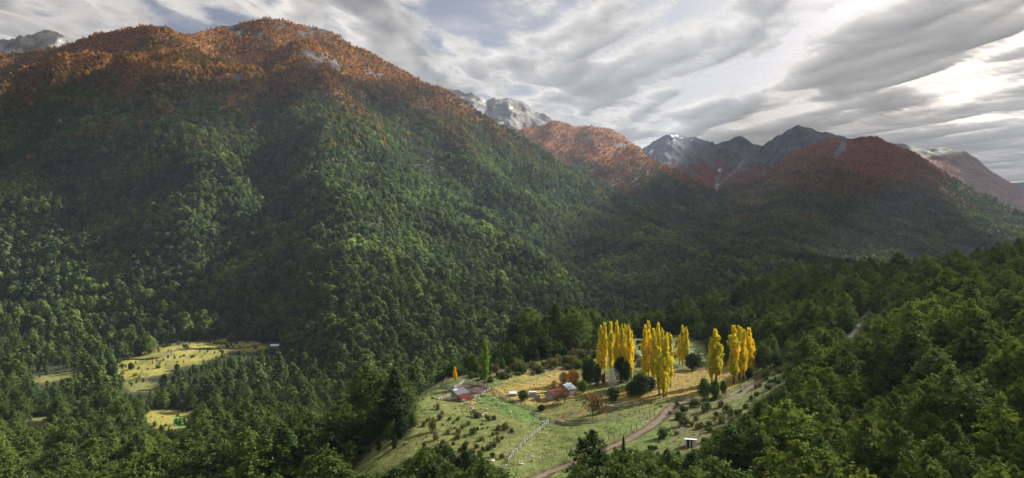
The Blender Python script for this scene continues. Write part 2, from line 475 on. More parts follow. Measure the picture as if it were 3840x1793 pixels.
# ------------------------------------------------------------------ ground colours
CLEAR = [(1545,1500),(1600,1445),(1690,1418),(1800,1412),(1900,1392),(1990,1372),(2100,1352),(2200,1335),(2300,1290),(2390,1258),(2480,1240),(2580,1255),(2650,1300),
         (2700,1350),(2800,1385),(2900,1350),(3020,1362),(2985,1415),(2900,1460),(2850,1510),(2800,1560),(2770,1610),(2700,1660),(2640,1705),(2560,1722),(2450,1705),(2330,1712),(2280,1735),(2180,1770),
         (2050,1830),(1850,1850),(1800,1765),(1680,1700),(1590,1690),(1500,1740),(1400,1790),(1290,1830),(1310,1790),(1370,1715),(1420,1660),(1530,1640),(1550,1570)]
MEADOWS = [[(425,1352),(470,1340),(560,1312),(700,1290),(830,1262),(960,1258),(1052,1268),(1050,1300),(960,1312),(860,1325),(760,1352),(700,1372),(640,1395),(560,1412),(480,1425),(440,1400)],
           [(560,1550),(640,1538),(715,1545),(728,1575),(715,1610),(650,1630),(600,1612),(520,1590)],
           [(85,1577),(165,1566),(200,1570),(150,1605),(105,1600)],[(50,1447),(150,1412),(260,1394),(300,1402),(200,1428),(100,1452)],
           [(450,1440),(520,1432),(600,1446),(560,1475),(500,1462)],[(340,1475),(410,1470),(400,1490),(345,1495)],[(870,1468),(935,1455),(930,1475),(870,1482)],
           [(640,1300),(760,1275),(900,1240),(1000,1245),(900,1262),(760,1290)]]
YELLOW = [(1780,1470),(1860,1452),(1985,1428),(2080,1405),(2125,1385),(2130,1400),(2110,1440),(2180,1470),(2250,1480),(2330,1510),(2450,1500),(2540,1492),(2600,1492),(2680,1480),(2760,1450),(2800,1425),
          (2780,1385),(2700,1375),(2580,1385),(2500,1385),(2440,1440),(2300,1470),(2130,1500),(2050,1515),(1990,1520),(1920,1500),(1850,1480)]
YEL2 = [(1890,1420),(1960,1405),(2040,1392),(2100,1382),(2090,1395),(2000,1412),(1900,1432)]
GREENF = [(2370,1335),(2390,1285),(2440,1270),(2500,1275),(2600,1290),(2680,1320),(2690,1350),(2600,1350),(2500,1365),(2400,1370)]
STRIP = [(1770,1478),(1840,1476),(1890,1495),(1960,1530),(2010,1560),(2060,1585),(2050,1600),(1980,1590),(1900,1558),(1850,1530),(1790,1512),(1770,1500)]
CORRAL = [(1700,1455),(1740,1432),(1800,1441),(1842,1455),(1842,1466),(1790,1486),(1752,1488)]
GARDEN = [(2008,1538),(2060,1520),(2130,1508),(2200,1498),(2300,1515),(2330,1530),(2280,1562),(2210,1586),(2140,1590),(2080,1580),(2030,1560)]
PADDOCK = [(1615,1488),(1650,1462),(1692,1458),(1690,1488),(1650,1496)]

def near_cols(U, X, Y, Z):
    Vv = to_v(Z, Y)
    wu = U + fbm(X / 12, Y / 12, 3, 201) * 26; wv = Vv + fbm(X / 12, Y / 12, 3, 202) * 13
    c = np.empty(U.shape + (3,)); c[:] = (0.035, 0.042, 0.018)
    def put(mask, col):
        c[:] = c * (1 - mask[..., None]) + np.array(col) * mask[..., None]
    near = 1 - sstep(470, 520, Y)
    clear = sstep(-10, 14, poly_sd(wu, wv, CLEAR)) * near
    put(clear, (0.128, 0.148, 0.041))
    # mown and grazed differences of the turf
    n = fbm(X / 28, Y / 28, 4, 205)
    put(clear * sstep(-0.05, 0.35, n) * 0.7, (0.092, 0.132, 0.032))
    put(clear * sstep(0.1, 0.4, fbm(X / 6, Y / 9, 3, 206)) * 0.5, (0.175, 0.165, 0.06))
    put(sstep(2000, 2120, wu) * sstep(1560, 1600, wv) * (1 - sstep(2500, 2560, wu)) * clear * 0.75, (0.112, 0.155, 0.036))
    put(sstep(2480, 2560, wu) * sstep(1515, 1545, wv) * clear * 0.7, (0.12, 0.115, 0.048))
    put(sstep(-8, 10, poly_sd(wu, wv, STRIP)) * clear, (0.082, 0.14, 0.032))
    put(sstep(-8, 8, poly_sd(wu, wv, YELLOW)) * clear, (0.26, 0.195, 0.052))
    put(sstep(-6, 6, poly_sd(wu, wv, YEL2)) * clear, (0.26, 0.19, 0.052))
    put(sstep(-8, 8, poly_sd(wu, wv, GREENF)) * clear, (0.17, 0.21, 0.085))
    scrub = sstep(-6, 6, poly_sd(wu, wv, [(1780,1440),(1900,1425),(2080,1390),(2150,1350),(2000,1372),(1850,1400),(1760,1418)]))
    put(clear * scrub * sstep(0.0, 0.2, fbm(X / 9, Y / 9, 3, 208) + 0.12) * 0.8, (0.12, 0.13, 0.045))
    put(sstep(-5, 5, poly_sd(wu, wv, PADDOCK)) * clear, (0.13, 0.17, 0.045))
    put(sstep(-3, 4, poly_sd(wu, wv, CORRAL)) * clear, (0.085, 0.058, 0.045))
    put(sstep(-5, 6, poly_sd(wu, wv, GARDEN)) * clear * 0.9, (0.125, 0.14, 0.035))
    put(sstep(-5, 6, poly_sd(wu, wv, GARDEN)) * clear * sstep(.05, .3, fbm(X / 5, Y / 5, 3, 215)) * .8, (0.19, 0.115, 0.04))
    rows = sstep(-0.1, 0.5, np.sin((X * 0.72 + Y * 0.7) * 3.2))
    put(sstep(-3, 3, poly_sd(wu, wv, [(2090,1566),(2110,1552),(2190,1532),(2190,1545),(2130,1568)])) * clear * (0.35 + 0.65 * rows), (0.10, 0.07, 0.05))
    put(np.exp(-((wu - 1895) / 18) ** 2 - ((wv - 1491) / 5) ** 2) * clear, (0.22, 0.11, 0.06))
    put(sstep(0.25, 0.4, fbm(X / 5, Y / 5, 3, 209)) * clear * 0.35, (0.14, 0.11, 0.06))
    put(np.exp(-((U - 1800) / 16) ** 2 - ((Vv - 1727) / 8) ** 2) * clear, (0.16, 0.07, 0.04))
    put(np.exp(-((U - 1830) / 22) ** 2 - ((Vv - 1765) / 14) ** 2) * clear * 0.8, (0.17, 0.09, 0.05))
    # cut bank of the track
    d = line_d(X, Y, _road_xy)
    put((1 - sstep(1.9, 2.9, d)) * near, (0.085, 0.056, 0.032))
    # valley meadows
    far = sstep(480, 520, Y) * (1 - sstep(1000, 1080, Y))
    w2u = U + fbm(X / 25, Y / 25, 3, 211) * 40; w2v = Vv + fbm(X / 25, Y / 25, 3, 212) * 16
    for i, p in enumerate(MEADOWS):
        put(sstep(-6, 6, poly_sd(w2u, w2v, p)) * far, (0.235, 0.22, 0.05) if i < 2 else (0.14, 0.145, 0.045))
    put(sstep(0.05, 0.3, fbm(X / 14, Y / 30, 3, 213)) * far * 0.75 * sstep(-6, 6, poly_sd(w2u, w2v, MEADOWS[0])), (0.10, 0.11, 0.035))
    put(sstep(-5, 6, poly_sd(U, Vv, [(650,1562),(690,1560),(714,1575),(712,1598),(680,1612),(655,1600)])) * far, (0.14, 0.24, 0.055))
    # gravelly river bed and scarp below the terrace
    put(np.exp(-((U - 1330) / 60) ** 2 - ((Y - 640) / 40) ** 2) * sstep(0, .3, fbm(X / 14, Y / 14, 3, 220) + .1), (0.20, 0.195, 0.19))
    # bare scarp on the hillside
    sc = poly_sd(U + fbm(X / 8, Y / 8, 2, 221) * 16, Vv, [(3172,1272),(3205,1222),(3248,1160),(3268,1140),(3254,1178),(3215,1240),(3190,1268)])
    put(sstep(-6, 4, sc) * near, (0.20, 0.18, 0.15))
    return {'gcol': c}

us = np.arange(-700, 4541, 7.5)
ys = np.exp(np.concatenate([np.linspace(math.log(40), math.log(190), 70, endpoint=False), np.linspace(math.log(190), math.log(460), 300, endpoint=False), np.linspace(math.log(460), math.log(1450), 190)]))
tag(link('ground', grid_mesh('ground', ground_z, us, ys, near_cols), M_NEAR), 'grassy terrace, wooded hillside and valley floor in front of the mountains', kind='structure')

def hill_cols(kind):
    def f(U, X, Y, Z):
        Vv = to_v(Z, Y)
        c = np.empty(U.shape + (3,)); c[:] = (0.04, 0.045, 0.02)
        def put(mask, col): c[:] = c * (1 - mask[..., None]) + np.array(col) * mask[..., None]
        n = fbm(X / 150, Y / 150, 4, 301); n2 = fbm(X / 40, Y / 40, 4, 302)
        if kind == 'A':
            put(sstep(120, 380, Z + n * 120), (0.19, 0.09, 0.03))
            put(rock_mask(X, Y, Z), (0.10, 0.098, 0.10))
            put(sstep(0.1, 0.35, n2) * rock_mask(X, Y, Z) * 0.8, (0.07, 0.068, 0.07))
        elif kind in 'BE':
            put(sstep(40, 260, Z + n * 90), (0.24, 0.10, 0.035) if kind == 'B' else (0.22, 0.075, 0.035))
            put(rock_mask(X, Y, Z), (0.20, 0.20, 0.21))
        elif kind == 'C':
            c[:] = (0.30, 0.285, 0.25)
            put(sstep(0.0, 0.3, fbm(X / 120, Y / 120, 5, 303)) * 0.8, (0.22, 0.215, 0.22))
            put(sstep(0.1, 0.3, fbm(X / 45, Y / 45, 4, 304)) * 0.8, (0.13, 0.13, 0.14))
            for (a, b, su, sv) in [(1732,366,8,3),(1815,381,6,2.5),(1876,385,17,5),(1853,399,8,5),(1917,404,8,6),(1880,436,4,2)]:
                put(sstep(0.9, 0.5, ((U - a) / su) ** 2 + ((Vv - b) / sv) ** 2 + n2 * 1.2), (0.86, 0.88, 0.9))
        elif kind == 'D':
            c[:] = (0.13, 0.135, 0.15)
            put(sstep(0.0, 0.3, fbm(X / 160, Y / 160, 5, 305)) * 0.8, (0.065, 0.07, 0.082))
            put(sstep(0.05, 0.3, fbm(X / 200, Y / 120, 5, 306)) * 0.6, (0.15, 0.145, 0.11))
            low = sstep(610, 645, Vv + n * 60 + fbm(X / 80, Y / 80, 3, 307) * 30)
            put(low, (0.19, 0.055, 0.035))
            put(sstep(9, 3, np.abs(U - 2700 - (Vv - 650) * -0.35) - 2 + n2 * 14) * sstep(600, 640, Vv), (0.17, 0.175, 0.185))
            put(sstep(10, 3, np.abs(U - 2800 + (Vv - 600) * 1.1) + n2 * 18) * sstep(590, 620, Vv), (0.27, 0.28, 0.30))
            for (a, b, su, sv) in [(2442,571,8,9),(2409,553,7,4),(2530,510,17,5),(2524,528,8,3),(2556,518,10,4),(2594,527,6,4),(2699,640,6,11),(2690,692,5,4)]:
                put(sstep(0.9, 0.5, ((U - a) / su) ** 2 + ((Vv - b) / sv) ** 2 + n2 * 1.0), (0.86, 0.89, 0.93))
        elif kind == 'F':
            c[:] = (0.19, 0.085, 0.04)
            put(sstep(0.05, .35, n) * .6, (0.10, 0.05, 0.03))
            bald = sstep(615, 585, Vv - np.maximum(3450 - U, -150) * 0.18 + n * 30)
            put(bald, (0.30, 0.30, 0.26))
            put(bald * sstep(0, 0.3, n2) * 0.7, (0.15, 0.16, 0.14))
        elif kind == 'G':
            c[:] = (0.06, 0.08, 0.07)
        elif kind == 'H':
            c[:] = (0.33, 0.32, 0.305)
            put(sstep(0.0, 0.3, fbm(X / 70, Y / 70, 5, 309)) * 0.85, (0.15, 0.145, 0.145))
            put(sstep(0.0, 0.25, fbm(X / 60, Y / 60, 4, 310)) * sstep(150, 190, Vv), (0.15, 0.06, 0.025))
        elif kind == 'V':
            put(sstep(1.0, 0.6, ((U - 3375) / 34) ** 2 + ((Vv - 975) / 10) ** 2 + n2), (0.42, 0.27, 0.10))
        return {'gcol': c}
    return f

A_ROCKS = [(870,100,20,22),(905,125,26,14),(965,130,30,16),(1000,150,16,18),(1060,100,30,10),(1130,130,24,12),(1165,118,20,10),(1140,205,40,14),(1185,225,40,22),(1180,255,16,14),(1260,240,24,18),
           (1380,270,24,12),(1420,285,22,10),(1230,115,34,10),(1290,145,26,9),(490,385,26,24),(890,285,24,16),(290,195,14,8)]
def rock_mask(X, Y, Z):
    U = to_u(X, Y); Vv = to_v(Z, Y)
    m = np.zeros(U.shape); n = fbm(X / 40, Y / 40, 3, 321) * 1.6
    inA = (Y < 2700)
    for (a, b, su, sv) in A_ROCKS:
        m = np.maximum(m, sstep(1.25, 0.6, ((U - a) / su) ** 2 + ((Vv - b) / sv) ** 2 + n) * inA)
    for (a, b, su, sv) in [(3160,545,16,22),(3140,575,14,18),(2860,640,8,20),(2210,520,16,6),(2330,545,20,10)]:
        m = np.maximum(m, sstep(1.2, 0.6, ((U - a) / su) ** 2 + ((Vv - b) / sv) ** 2 + n) * (~inA))
    return m

def mountain(label, zf, kind, u0, u1, du, y0, y1, ny, name='mountain'):
    ys = np.linspace(y0, y1, ny)
    o = link(name, grid_mesh(name, zf, np.arange(u0, u1 + 1, du), ys, hill_cols(kind)), M_FAR)
    return tag(o, label, kind='structure')
mountain('big forested mountain on the left with orange autumn woods along its crest', zA, 'A', -700, 3500, 9, 650, 2900, 280)
mountain('rounded mountain with an orange autumn top behind the big one', zB, 'B', 1500, 3300, 9, 2250, 4100, 130)
mountain('bare pale rock mountain with small snow patches', zC, 'C', 1450, 2350, 5, 3600, 5300, 150)
mountain('blue-grey rocky cirque with snow patches and red woods at its base', zD, 'D', 2200, 3350, 5, 4200, 6700, 170)
mountain('dome-shaped mountain covered in red autumn woods', zE, 'E', 2350, 4400, 9, 2250, 4900, 170)
mountain('long red mountain with a bald grey summit at the right', zF, 'F', 3100, 4400, 7, 4700, 7000, 120)
mountain('faint blue mountain far down the valley', zG, 'G', 3450, 4500, 20, 9500, 12500, 40)
mountain('grey rock peak behind the left shoulder', zH, 'H', -700, 460, 5, 2900, 3700, 110)
mountain('flat wooded floor of the main valley', zV, 'V', 900, 4600, 16, 1400, 5000, 120, 'valley_floor')

# ------------------------------------------------------------------ plant forms
def unit(a): return a / np.maximum(np.linalg.norm(a, axis=-1, keepdims=True), 1e-9)

def leaf_mesh(name, C, Nr, size, lv, aspect=0.62, extra=None, direction=None, rg=rng):
    C = np.asarray(C, float); Nr = unit(np.asarray(Nr, float)); n = len(C)
    size = np.broadcast_to(size, (n,))
    ref = rg.normal(size=(n, 3)) if direction is None else np.asarray(direction, float) + rg.normal(size=(n, 3)) * 0.25
    a = unit(np.cross(Nr, np.cross(ref, Nr) + 1e-6)); a = unit(ref - (ref * Nr).sum(1, keepdims=True) * Nr)
    b = np.cross(Nr, a)
    s = size[:, None]
    V = np.stack([C - a * s, C - b * s * aspect + Nr * s * 0.12, C + a * s, C + b * s * aspect + Nr * s * 0.12], 1).reshape(-1, 3)
    Fc = np.arange(4 * n).reshape(n, 4)
    fa = {'lv': lv}
    if extra: fa.update(extra)
    return np_mesh(name, V, Fc, None, False, fa)

def tube_arrays(pts, rad, k=5):
    pts = [np.array(p, float) for p in pts]; V = []; Fc = []
    for i, p in enumerate(pts):
        d = (pts[min(i + 1, len(pts) - 1)] - pts[max(i - 1, 0)]); d /= np.linalg.norm(d) + 1e-9
        ref = np.array([0, 0, 1.0]) if abs(d[2]) < 0.8 else np.array([1.0, 0, 0])
        a = np.cross(d, ref); a /= np.linalg.norm(a); b = np.cross(d, a)
        for j in range(k):
            t = 2 * math.pi * j / k
            V.append(p + rad[i] * (math.cos(t) * a + math.sin(t) * b))
    for i in range(len(pts) - 1):
        for j in range(k):
            Fc.append((i*k + j, i*k + (j+1) % k, (i+1)*k + (j+1) % k, (i+1)*k + j))
    return V, Fc

def tubes_mesh(name, list_):
    V = []; Fc = []
    for pts, rad, k in list_:
        v, f = tube_arrays(pts, rad, k); o = len(V)
        V += v; Fc += [tuple(i + o for i in q) for q in f]
    return np_mesh(name, np.array(V), np.array(Fc), None, True)

def beech_crown(name, seed, H=12.0, Rc=4.2, nspray=150, nleaf=34, leaf=0.34, conic=0.5, lo=0.1, leaders=4):
    """sprays of foliage in loose tiers round several leaders, as on southern beeches"""
    g = np.random.default_rng(seed); C = []; Nn = []; LV = []; S = []; Dr = []
    lead = [(0.0, 0.0, 1.0, 1.0 if leaders == 1 else 0.78)]
    for k in range(leaders - 1):
        az = k * 6.283 / max(1, leaders - 1) + g.uniform(-.6, .6); ro = Rc * g.uniform(.3, .6)
        lead.append((ro * math.cos(az), ro * math.sin(az), g.uniform(.55, .92), g.uniform(.45, .66)))
    wts = np.array([q[2] * q[3] ** 2 for q in lead]); wts /= wts.sum()
    for li, (lx, ly, lh, lr) in enumerate(lead):
        ns = max(8, int(nspray * wts[li])); ph = g.uniform(0, 6.28, 2); Hl = H * lh
        for i in range(ns):
            h = lo + (1 - lo) * (i + g.uniform()) / ns
            hh = (h - lo) / (1 - lo)
            prof = (1 - hh ** (2.2 - 1.3 * conic)) ** (0.6 + 0.35 * conic) * (0.6 + 0.4 * min(1, hh / 0.25))
            az = g.uniform(0, 2 * math.pi)
            lobe = 1 + 0.25 * math.sin(3 * az + ph[0] + hh * 5) + 0.2 * math.sin(5 * az + ph[1] - hh * 8)
            r = Rc * lr * prof * lobe * g.uniform(.8, 1.12) + 0.15
            L = 0.6 * r + 0.6; W = 0.4 * r + 0.4
            k = max(6, int(nleaf * (0.4 + 0.6 * r / Rc)))
            d = np.array([math.cos(az), math.sin(az), 0]); s = np.array([-d[1], d[0], 0])
            rise = g.uniform(-0.3, 0.45) + 0.6 * hh
            t = g.uniform(0, 1, k) ** 0.75; w = g.normal(0, 0.42, k) * (1 - 0.65 * t)
            P = d * (r - L + L * t)[:, None] + s * (w * W)[:, None]
            P[:, 0] += lx; P[:, 1] += ly
            P[:, 2] = h * Hl + rise * L * t - 0.22 * L * t ** 2 + g.normal(0, 0.2, k) - 0.12 * np.abs(w) * W
            C.append(P)
            Nn.append(np.tile(np.array([0, 0, 1.0]) + d * 0.5, (k, 1)) + g.normal(0, 0.5, (k, 3)))
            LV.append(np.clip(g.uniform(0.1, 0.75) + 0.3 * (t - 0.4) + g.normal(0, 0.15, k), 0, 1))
            S.append(leaf * g.uniform(0.65, 1.35, k)); Dr.append(np.tile(d + np.array([0, 0, rise * .5]), (k, 1)))
        k = 22; t = g.uniform(0, 1, k)
        P = np.stack([lx + g.normal(0, 0.2, k) * (1.2 - t), ly + g.normal(0, 0.2, k) * (1.2 - t), Hl * (0.9 + 0.07 * t)], 1)
        C.append(P); Nn.append(g.normal(0, 1, (k, 3)) + np.array([0, 0, .5])); LV.append(g.uniform(.4, .9, k)); S.append(leaf * g.uniform(.5, .9, k)); Dr.append(np.tile([0, 0, 1.0], (k, 1)))
    return leaf_mesh(name, np.concatenate(C), np.concatenate(Nn), np.concatenate(S), np.concatenate(LV), 0.6, None, np.concatenate(Dr), g)

def lump_crown(name, seed, H=12.0, Rc=4.5, nl=9, per=120, leaf=0.5, lo=0.12, tall=0.5, jit=0.35):
    """a broad crown of several leafy lumps"""
    g = np.random.default_rng(seed); C = []; Nn = []; LV = []; S = []
    for i in range(nl):
        hh = (i + 0.5) / nl
        rad = Rc * (0.62 - 0.22 * hh) * g.uniform(0.85, 1.15)
        off = Rc * 0.62 * math.sin(math.pi * min(1, 0.35 + 0.65 * (1 - hh))) * (1 - hh ** 3) * g.uniform(0.6, 1.1)
        az = i * 2.4 + g.uniform(-.5, .5)
        ctr = np.array([off * math.cos(az), off * math.sin(az), H * (lo + (1 - lo) * (0.12 + 0.80 * hh)) - rad * 0.5 * hh])
        d = unit(g.normal(size=(per, 3)) + np.array([0, 0, 0.25]))
        rr = g.uniform(0.55, 1.08, per) ** 0.6
        sc = np.array([1, 1, tall + 0.45])
        P = ctr + d * (rad * rr)[:, None] * sc * (1 + 0.18 * np.sin(d[:, :1] * 7 + i) * np.sin(d[:, 1:2] * 6 - i))
        P[:, 2] = np.maximum(P[:, 2], H * lo * 0.6)
        C.append(P); Nn.append(d + g.normal(0, jit, (per, 3)) + np.array([0, 0, 0.2]))
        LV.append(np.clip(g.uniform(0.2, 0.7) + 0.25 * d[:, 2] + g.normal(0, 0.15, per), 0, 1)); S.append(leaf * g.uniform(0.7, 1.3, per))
    return leaf_mesh(name, np.concatenate(C), np.concatenate(Nn), np.concatenate(S), np.concatenate(LV), 0.75, None, None, g)

def shrub_crown(name, seed, Rc=1.0, H=1.0, n=420, leaf=0.13, spiky=0.0):
    g = np.random.default_rng(seed)
    nb = 9; cen = np.stack([g.uniform(-.55, .55, nb) * Rc, g.uniform(-.55, .55, nb) * Rc, g.uniform(.25, .62, nb) * H], 1)
    k = g.integers(0, nb, n); d = unit(g.normal(size=(n, 3)) + np.array([0, 0, .3]))
    P = cen[k] + d * (g.uniform(.5, 1.0, n) * 0.46)[:, None] * np.array([Rc, Rc, H * (1 + spiky)])
    P[:, 2] = np.maximum(P[:, 2], 0.03)
    dirn = d + np.array([0, 0, spiky * 2])
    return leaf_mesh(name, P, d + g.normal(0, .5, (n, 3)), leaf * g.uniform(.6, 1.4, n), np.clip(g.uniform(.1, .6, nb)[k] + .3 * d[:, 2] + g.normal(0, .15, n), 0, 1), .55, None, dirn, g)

def poplar_crown(name, seed, H=22.0, Rc=1.75, nplume=76, nleaf=58, leaf=0.31, lo=0.1):
    g = np.random.default_rng(seed); C = []; Nn = []; LV = []; S = []; PL = []
    for i in range(nplume):
        hh = (i + g.uniform()) / nplume
        az = g.uniform(0, 6.283)
        prof = (0.45 + 0.55 * min(1, hh / 0.2)) * (1 - max(0, (hh - 0.5) / 0.56)) ** 0.6 * (1 + .15 * math.sin(hh * 13 + seed))
        r = Rc * prof * g.uniform(0.35, 1.1)
        z0 = H * (lo + (1 - lo) * hh * 0.9); L = H * (0.085 + 0.06 * g.uniform()) * (1.15 - 0.4 * hh)
        w = (0.34 + 0.30 * prof) * g.uniform(0.8, 1.2)
        k = int(nleaf * (0.6 + 0.4 * prof)); t = g.uniform(0, 1, k)
        rad = w * np.sin(np.pi * np.clip(0.12 + 0.85 * t, 0, 1)) ** 0.7
        a2 = g.uniform(0, 6.283, k)
        ctr = np.stack([math.cos(az) * r * (0.75 + 0.35 * t), math.sin(az) * r * (0.75 + 0.35 * t), z0 + L * t], 1)
        q = np.stack([np.cos(a2), np.sin(a2), g.uniform(-.2, .5, k)], 1)
        C.append(ctr + q * (rad * g.uniform(.6, 1.05, k))[:, None]); Nn.append(q + g.normal(0, .45, (k, 3)))
        LV.append(np.clip(.5 + g.normal(0, .2, k) + .15 * (t - .5), 0, 1)); S.append(leaf * g.uniform(.7, 1.25, k))
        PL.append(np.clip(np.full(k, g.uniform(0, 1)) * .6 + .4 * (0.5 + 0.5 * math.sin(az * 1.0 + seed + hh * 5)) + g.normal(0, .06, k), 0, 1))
    return leaf_mesh(name, np.concatenate(C), np.concatenate(Nn), np.concatenate(S), np.concatenate(LV), .75, {'pl': np.concatenate(PL)}, None, g)

def trunk_mesh(name, H, r, seed, limbs=7, top=0.9, span=2.2):
    g = np.random.default_rng(seed)
    n = 6; pts = []; q = np.zeros(2)
    for i in range(n):
        pts.append((q[0], q[1], H * top * i / (n - 1) - 0.25)); q = q + g.normal(0, 0.012 * H, 2)
    L = [(pts, [r * (1 - 0.86 * i / (n - 1)) * (1.25 if i == 0 else 1) for i in range(n)], 7)]
    for k in range(limbs):
        h = g.uniform(0.18, 0.8); az = g.uniform(0, 6.28); i = h * (n - 1); a = int(i); b = np.array(pts[a]) * (1 - (i - a)) + np.array(pts[min(a + 1, n - 1)]) * (i - a)
        ln = span * (1.1 - h); d = np.array([math.cos(az), math.sin(az), .45])
        L.append(([b, b + d * ln * .5, b + d * ln + np.array([0, 0, .25 * ln])], [r * .4 * (1 - h), r * .22, r * .05], 4))
    return tubes_mesh(name, L)

def twig_mesh(name, H, r, seed, depth=4, spread=0.55, kids=4, up=0.35):
    g = np.random.default_rng(seed); L = []
    def grow(p, d, ln, rad, lev):
        m = p + d * ln * .5 + g.normal(0, ln * .04, 3); e = p + d * ln
        L.append(([p, m, e], [rad, rad * .8, rad * .55], 4 if lev < 2 else 3))
        if lev >= depth: return
        for _ in range(kids if lev else kids + 1):
            nd = unit(d + g.normal(0, spread, 3) + np.array([0, 0, up * .3])); t = g.uniform(.45, 1)
            grow(p + d * ln * t, nd, ln * g.uniform(.55, .8), rad * .55, lev + 1)
    grow(np.array([0, 0, -.1]), np.array([0, 0, 1.0]), H * .34, r, 0)
    return tubes_mesh(name, L)

NEAR_CROWN = [beech_crown('crown_mesh', 100 + i, 12.0, rc, ns, 46, 0.22, con, 0.05, ld) for i, (rc, con, ld, ns) in enumerate([(4.8, .15, 4, 270), (5.2, .1, 6, 290), (5.4, .0, 5, 280), (4.6, .3, 3, 250), (5.0, .1, 7, 290), (3.9, .9, 1, 210), (4.4, .2, 2, 240)])]
NEAR_TRUNK = [trunk_mesh('trunk_mesh', 12.0, .3, 150 + i, 8) for i in range(2)]
ROUND_CROWN = [lump_crown('crown_mesh', 200 + i, 10.0, 4.6, 11, 240, .34) for i in range(3)]
MID_CROWN = [lump_crown('crown_mesh', 230 + i, 14.0, rc, 8, 60, .72, .06, .6) for i, rc in enumerate([4.6, 4.0, 5.0, 4.3])] + \
            [beech_crown('crown_mesh', 240 + i, 14.0, 4.4, 60, 11, 0.8, .6, .06) for i in range(2)]
FAR_CROWN = [lump_crown('crown_mesh', 260 + i, 12.0, rc, 6, 26, 1.05, .05, .55, .25) for i, rc in enumerate([4.8, 4.2, 5.2, 4.5])]
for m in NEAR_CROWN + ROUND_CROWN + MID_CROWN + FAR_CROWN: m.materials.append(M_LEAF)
for m in NEAR_TRUNK: m.materials.append(M_BARK)

# ------------------------------------------------------------------ scattering of the far woods
def proto_collection(name, meshes):
    c = D.collections.new(name)
    for i, m in enumerate(meshes): c.objects.link(D.objects.new('wood_tree' if i == 0 else 'wood_tree.%03d' % i, m))
    return c
PC_NEAR = proto_collection('near_forms', NEAR_CROWN)
PC_MID = proto_collection('mid_forms', MID_CROWN)
PC_FAR = proto_collection('far_forms', FAR_CROWN)

def scatter(name, label, P, scl, tint, coll, nform):
    n = len(P)
    m = D.meshes.new(name)
    m.vertices.add(n); m.vertices.foreach_set('co', np.asarray(P, np.float32).ravel())
    g = np.random.default_rng(n)
    rot = np.stack([g.normal(0, .04, n), g.normal(0, .04, n), g.uniform(0, 6.283, n)], 1)
    a = m.attributes.new('rotv', 'FLOAT_VECTOR', 'POINT'); a.data.foreach_set('vector', rot.astype(np.float32).ravel())
    a = m.attributes.new('sclv', 'FLOAT_VECTOR', 'POINT'); a.data.foreach_set('vector', np.asarray(scl, np.float32).ravel())
    a = m.attributes.new('form', 'INT', 'POINT'); a.data.foreach_set('value', g.integers(0, nform, n).astype(np.int32))
    a = m.attributes.new('tint', 'FLOAT_COLOR', 'POINT'); a.data.foreach_set('color', np.concatenate([tint, np.ones((n, 1))], 1).astype(np.float32).ravel())
    m.update()
    o = link(name, m)
    ng = D.node_groups.new(name + '_nodes', 'GeometryNodeTree')
    ng.interface.new_socket('Geometry', in_out='INPUT', socket_type='NodeSocketGeometry')
    ng.interface.new_socket('Geometry', in_out='OUTPUT', socket_type='NodeSocketGeometry')
    gi = ng.nodes.new('NodeGroupInput'); go = ng.nodes.new('NodeGroupOutput')
    ip = ng.nodes.new('GeometryNodeInstanceOnPoints'); ci = ng.nodes.new('GeometryNodeCollectionInfo')
    ci.inputs['Collection'].default_value = coll; ci.inputs['Separate Children'].default_value = True; ci.inputs['Reset Children'].default_value = True
    def na(nm, t):
        x = ng.nodes.new('GeometryNodeInputNamedAttribute'); x.data_type = t; x.inputs['Name'].default_value = nm; return x.outputs['Attribute']
    L = ng.links.new
    L(gi.outputs[0], ip.inputs['Points']); L(ci.outputs[0], ip.inputs['Instance'])
    ip.inputs['Pick Instance'].default_value = True
    L(na('form', 'INT'), ip.inputs['Instance Index']); L(na('rotv', 'FLOAT_VECTOR'), ip.inputs['Rotation']); L(na('sclv', 'FLOAT_VECTOR'), ip.inputs['Scale'])
    L(ip.outputs[0], go.inputs[0])
    md = o.modifiers.new('scatter', 'NODES'); md.node_group = ng
    return tag(o, label, kind='stuff')

def jitter_grid(x0, x1, y0, y1, s, seed):
    g = np.random.default_rng(seed)
    X, Y = np.meshgrid(np.arange(x0, x1, s), np.arange(y0, y1, s))
    X = X + (np.arange(X.shape[0])[:, None] % 2) * s * .5
    return (X + g.uniform(-.42, .42, X.shape) * s).ravel(), (Y + g.uniform(-.42, .42, Y.shape) * s).ravel(), g

def in_view(X, Y, lo=-160, hi=4000):
    u = to_u(X, Y); return (u > lo) & (u < hi)

def cull_hidden(X, Y, Z, H, margin=22, state=None):
    """drop trees that stand wholly behind nearer ground"""
    u = to_u(X, Y); vt = to_v(Z + H, Y); vb = to_v(Z, Y)
    b = np.clip(((u + 400) / 6).astype(int), 0, 799)
    order = np.argsort(Y); best = np.full(800, 5000.0) if state is None else state
    keep = np.zeros(len(X), bool)
    for i in order:
        k = b[i]
        if vt[i] < best[k] + margin: keep[i] = True
        if vb[i] < best[k]: best[k] = vb[i]
    return keep

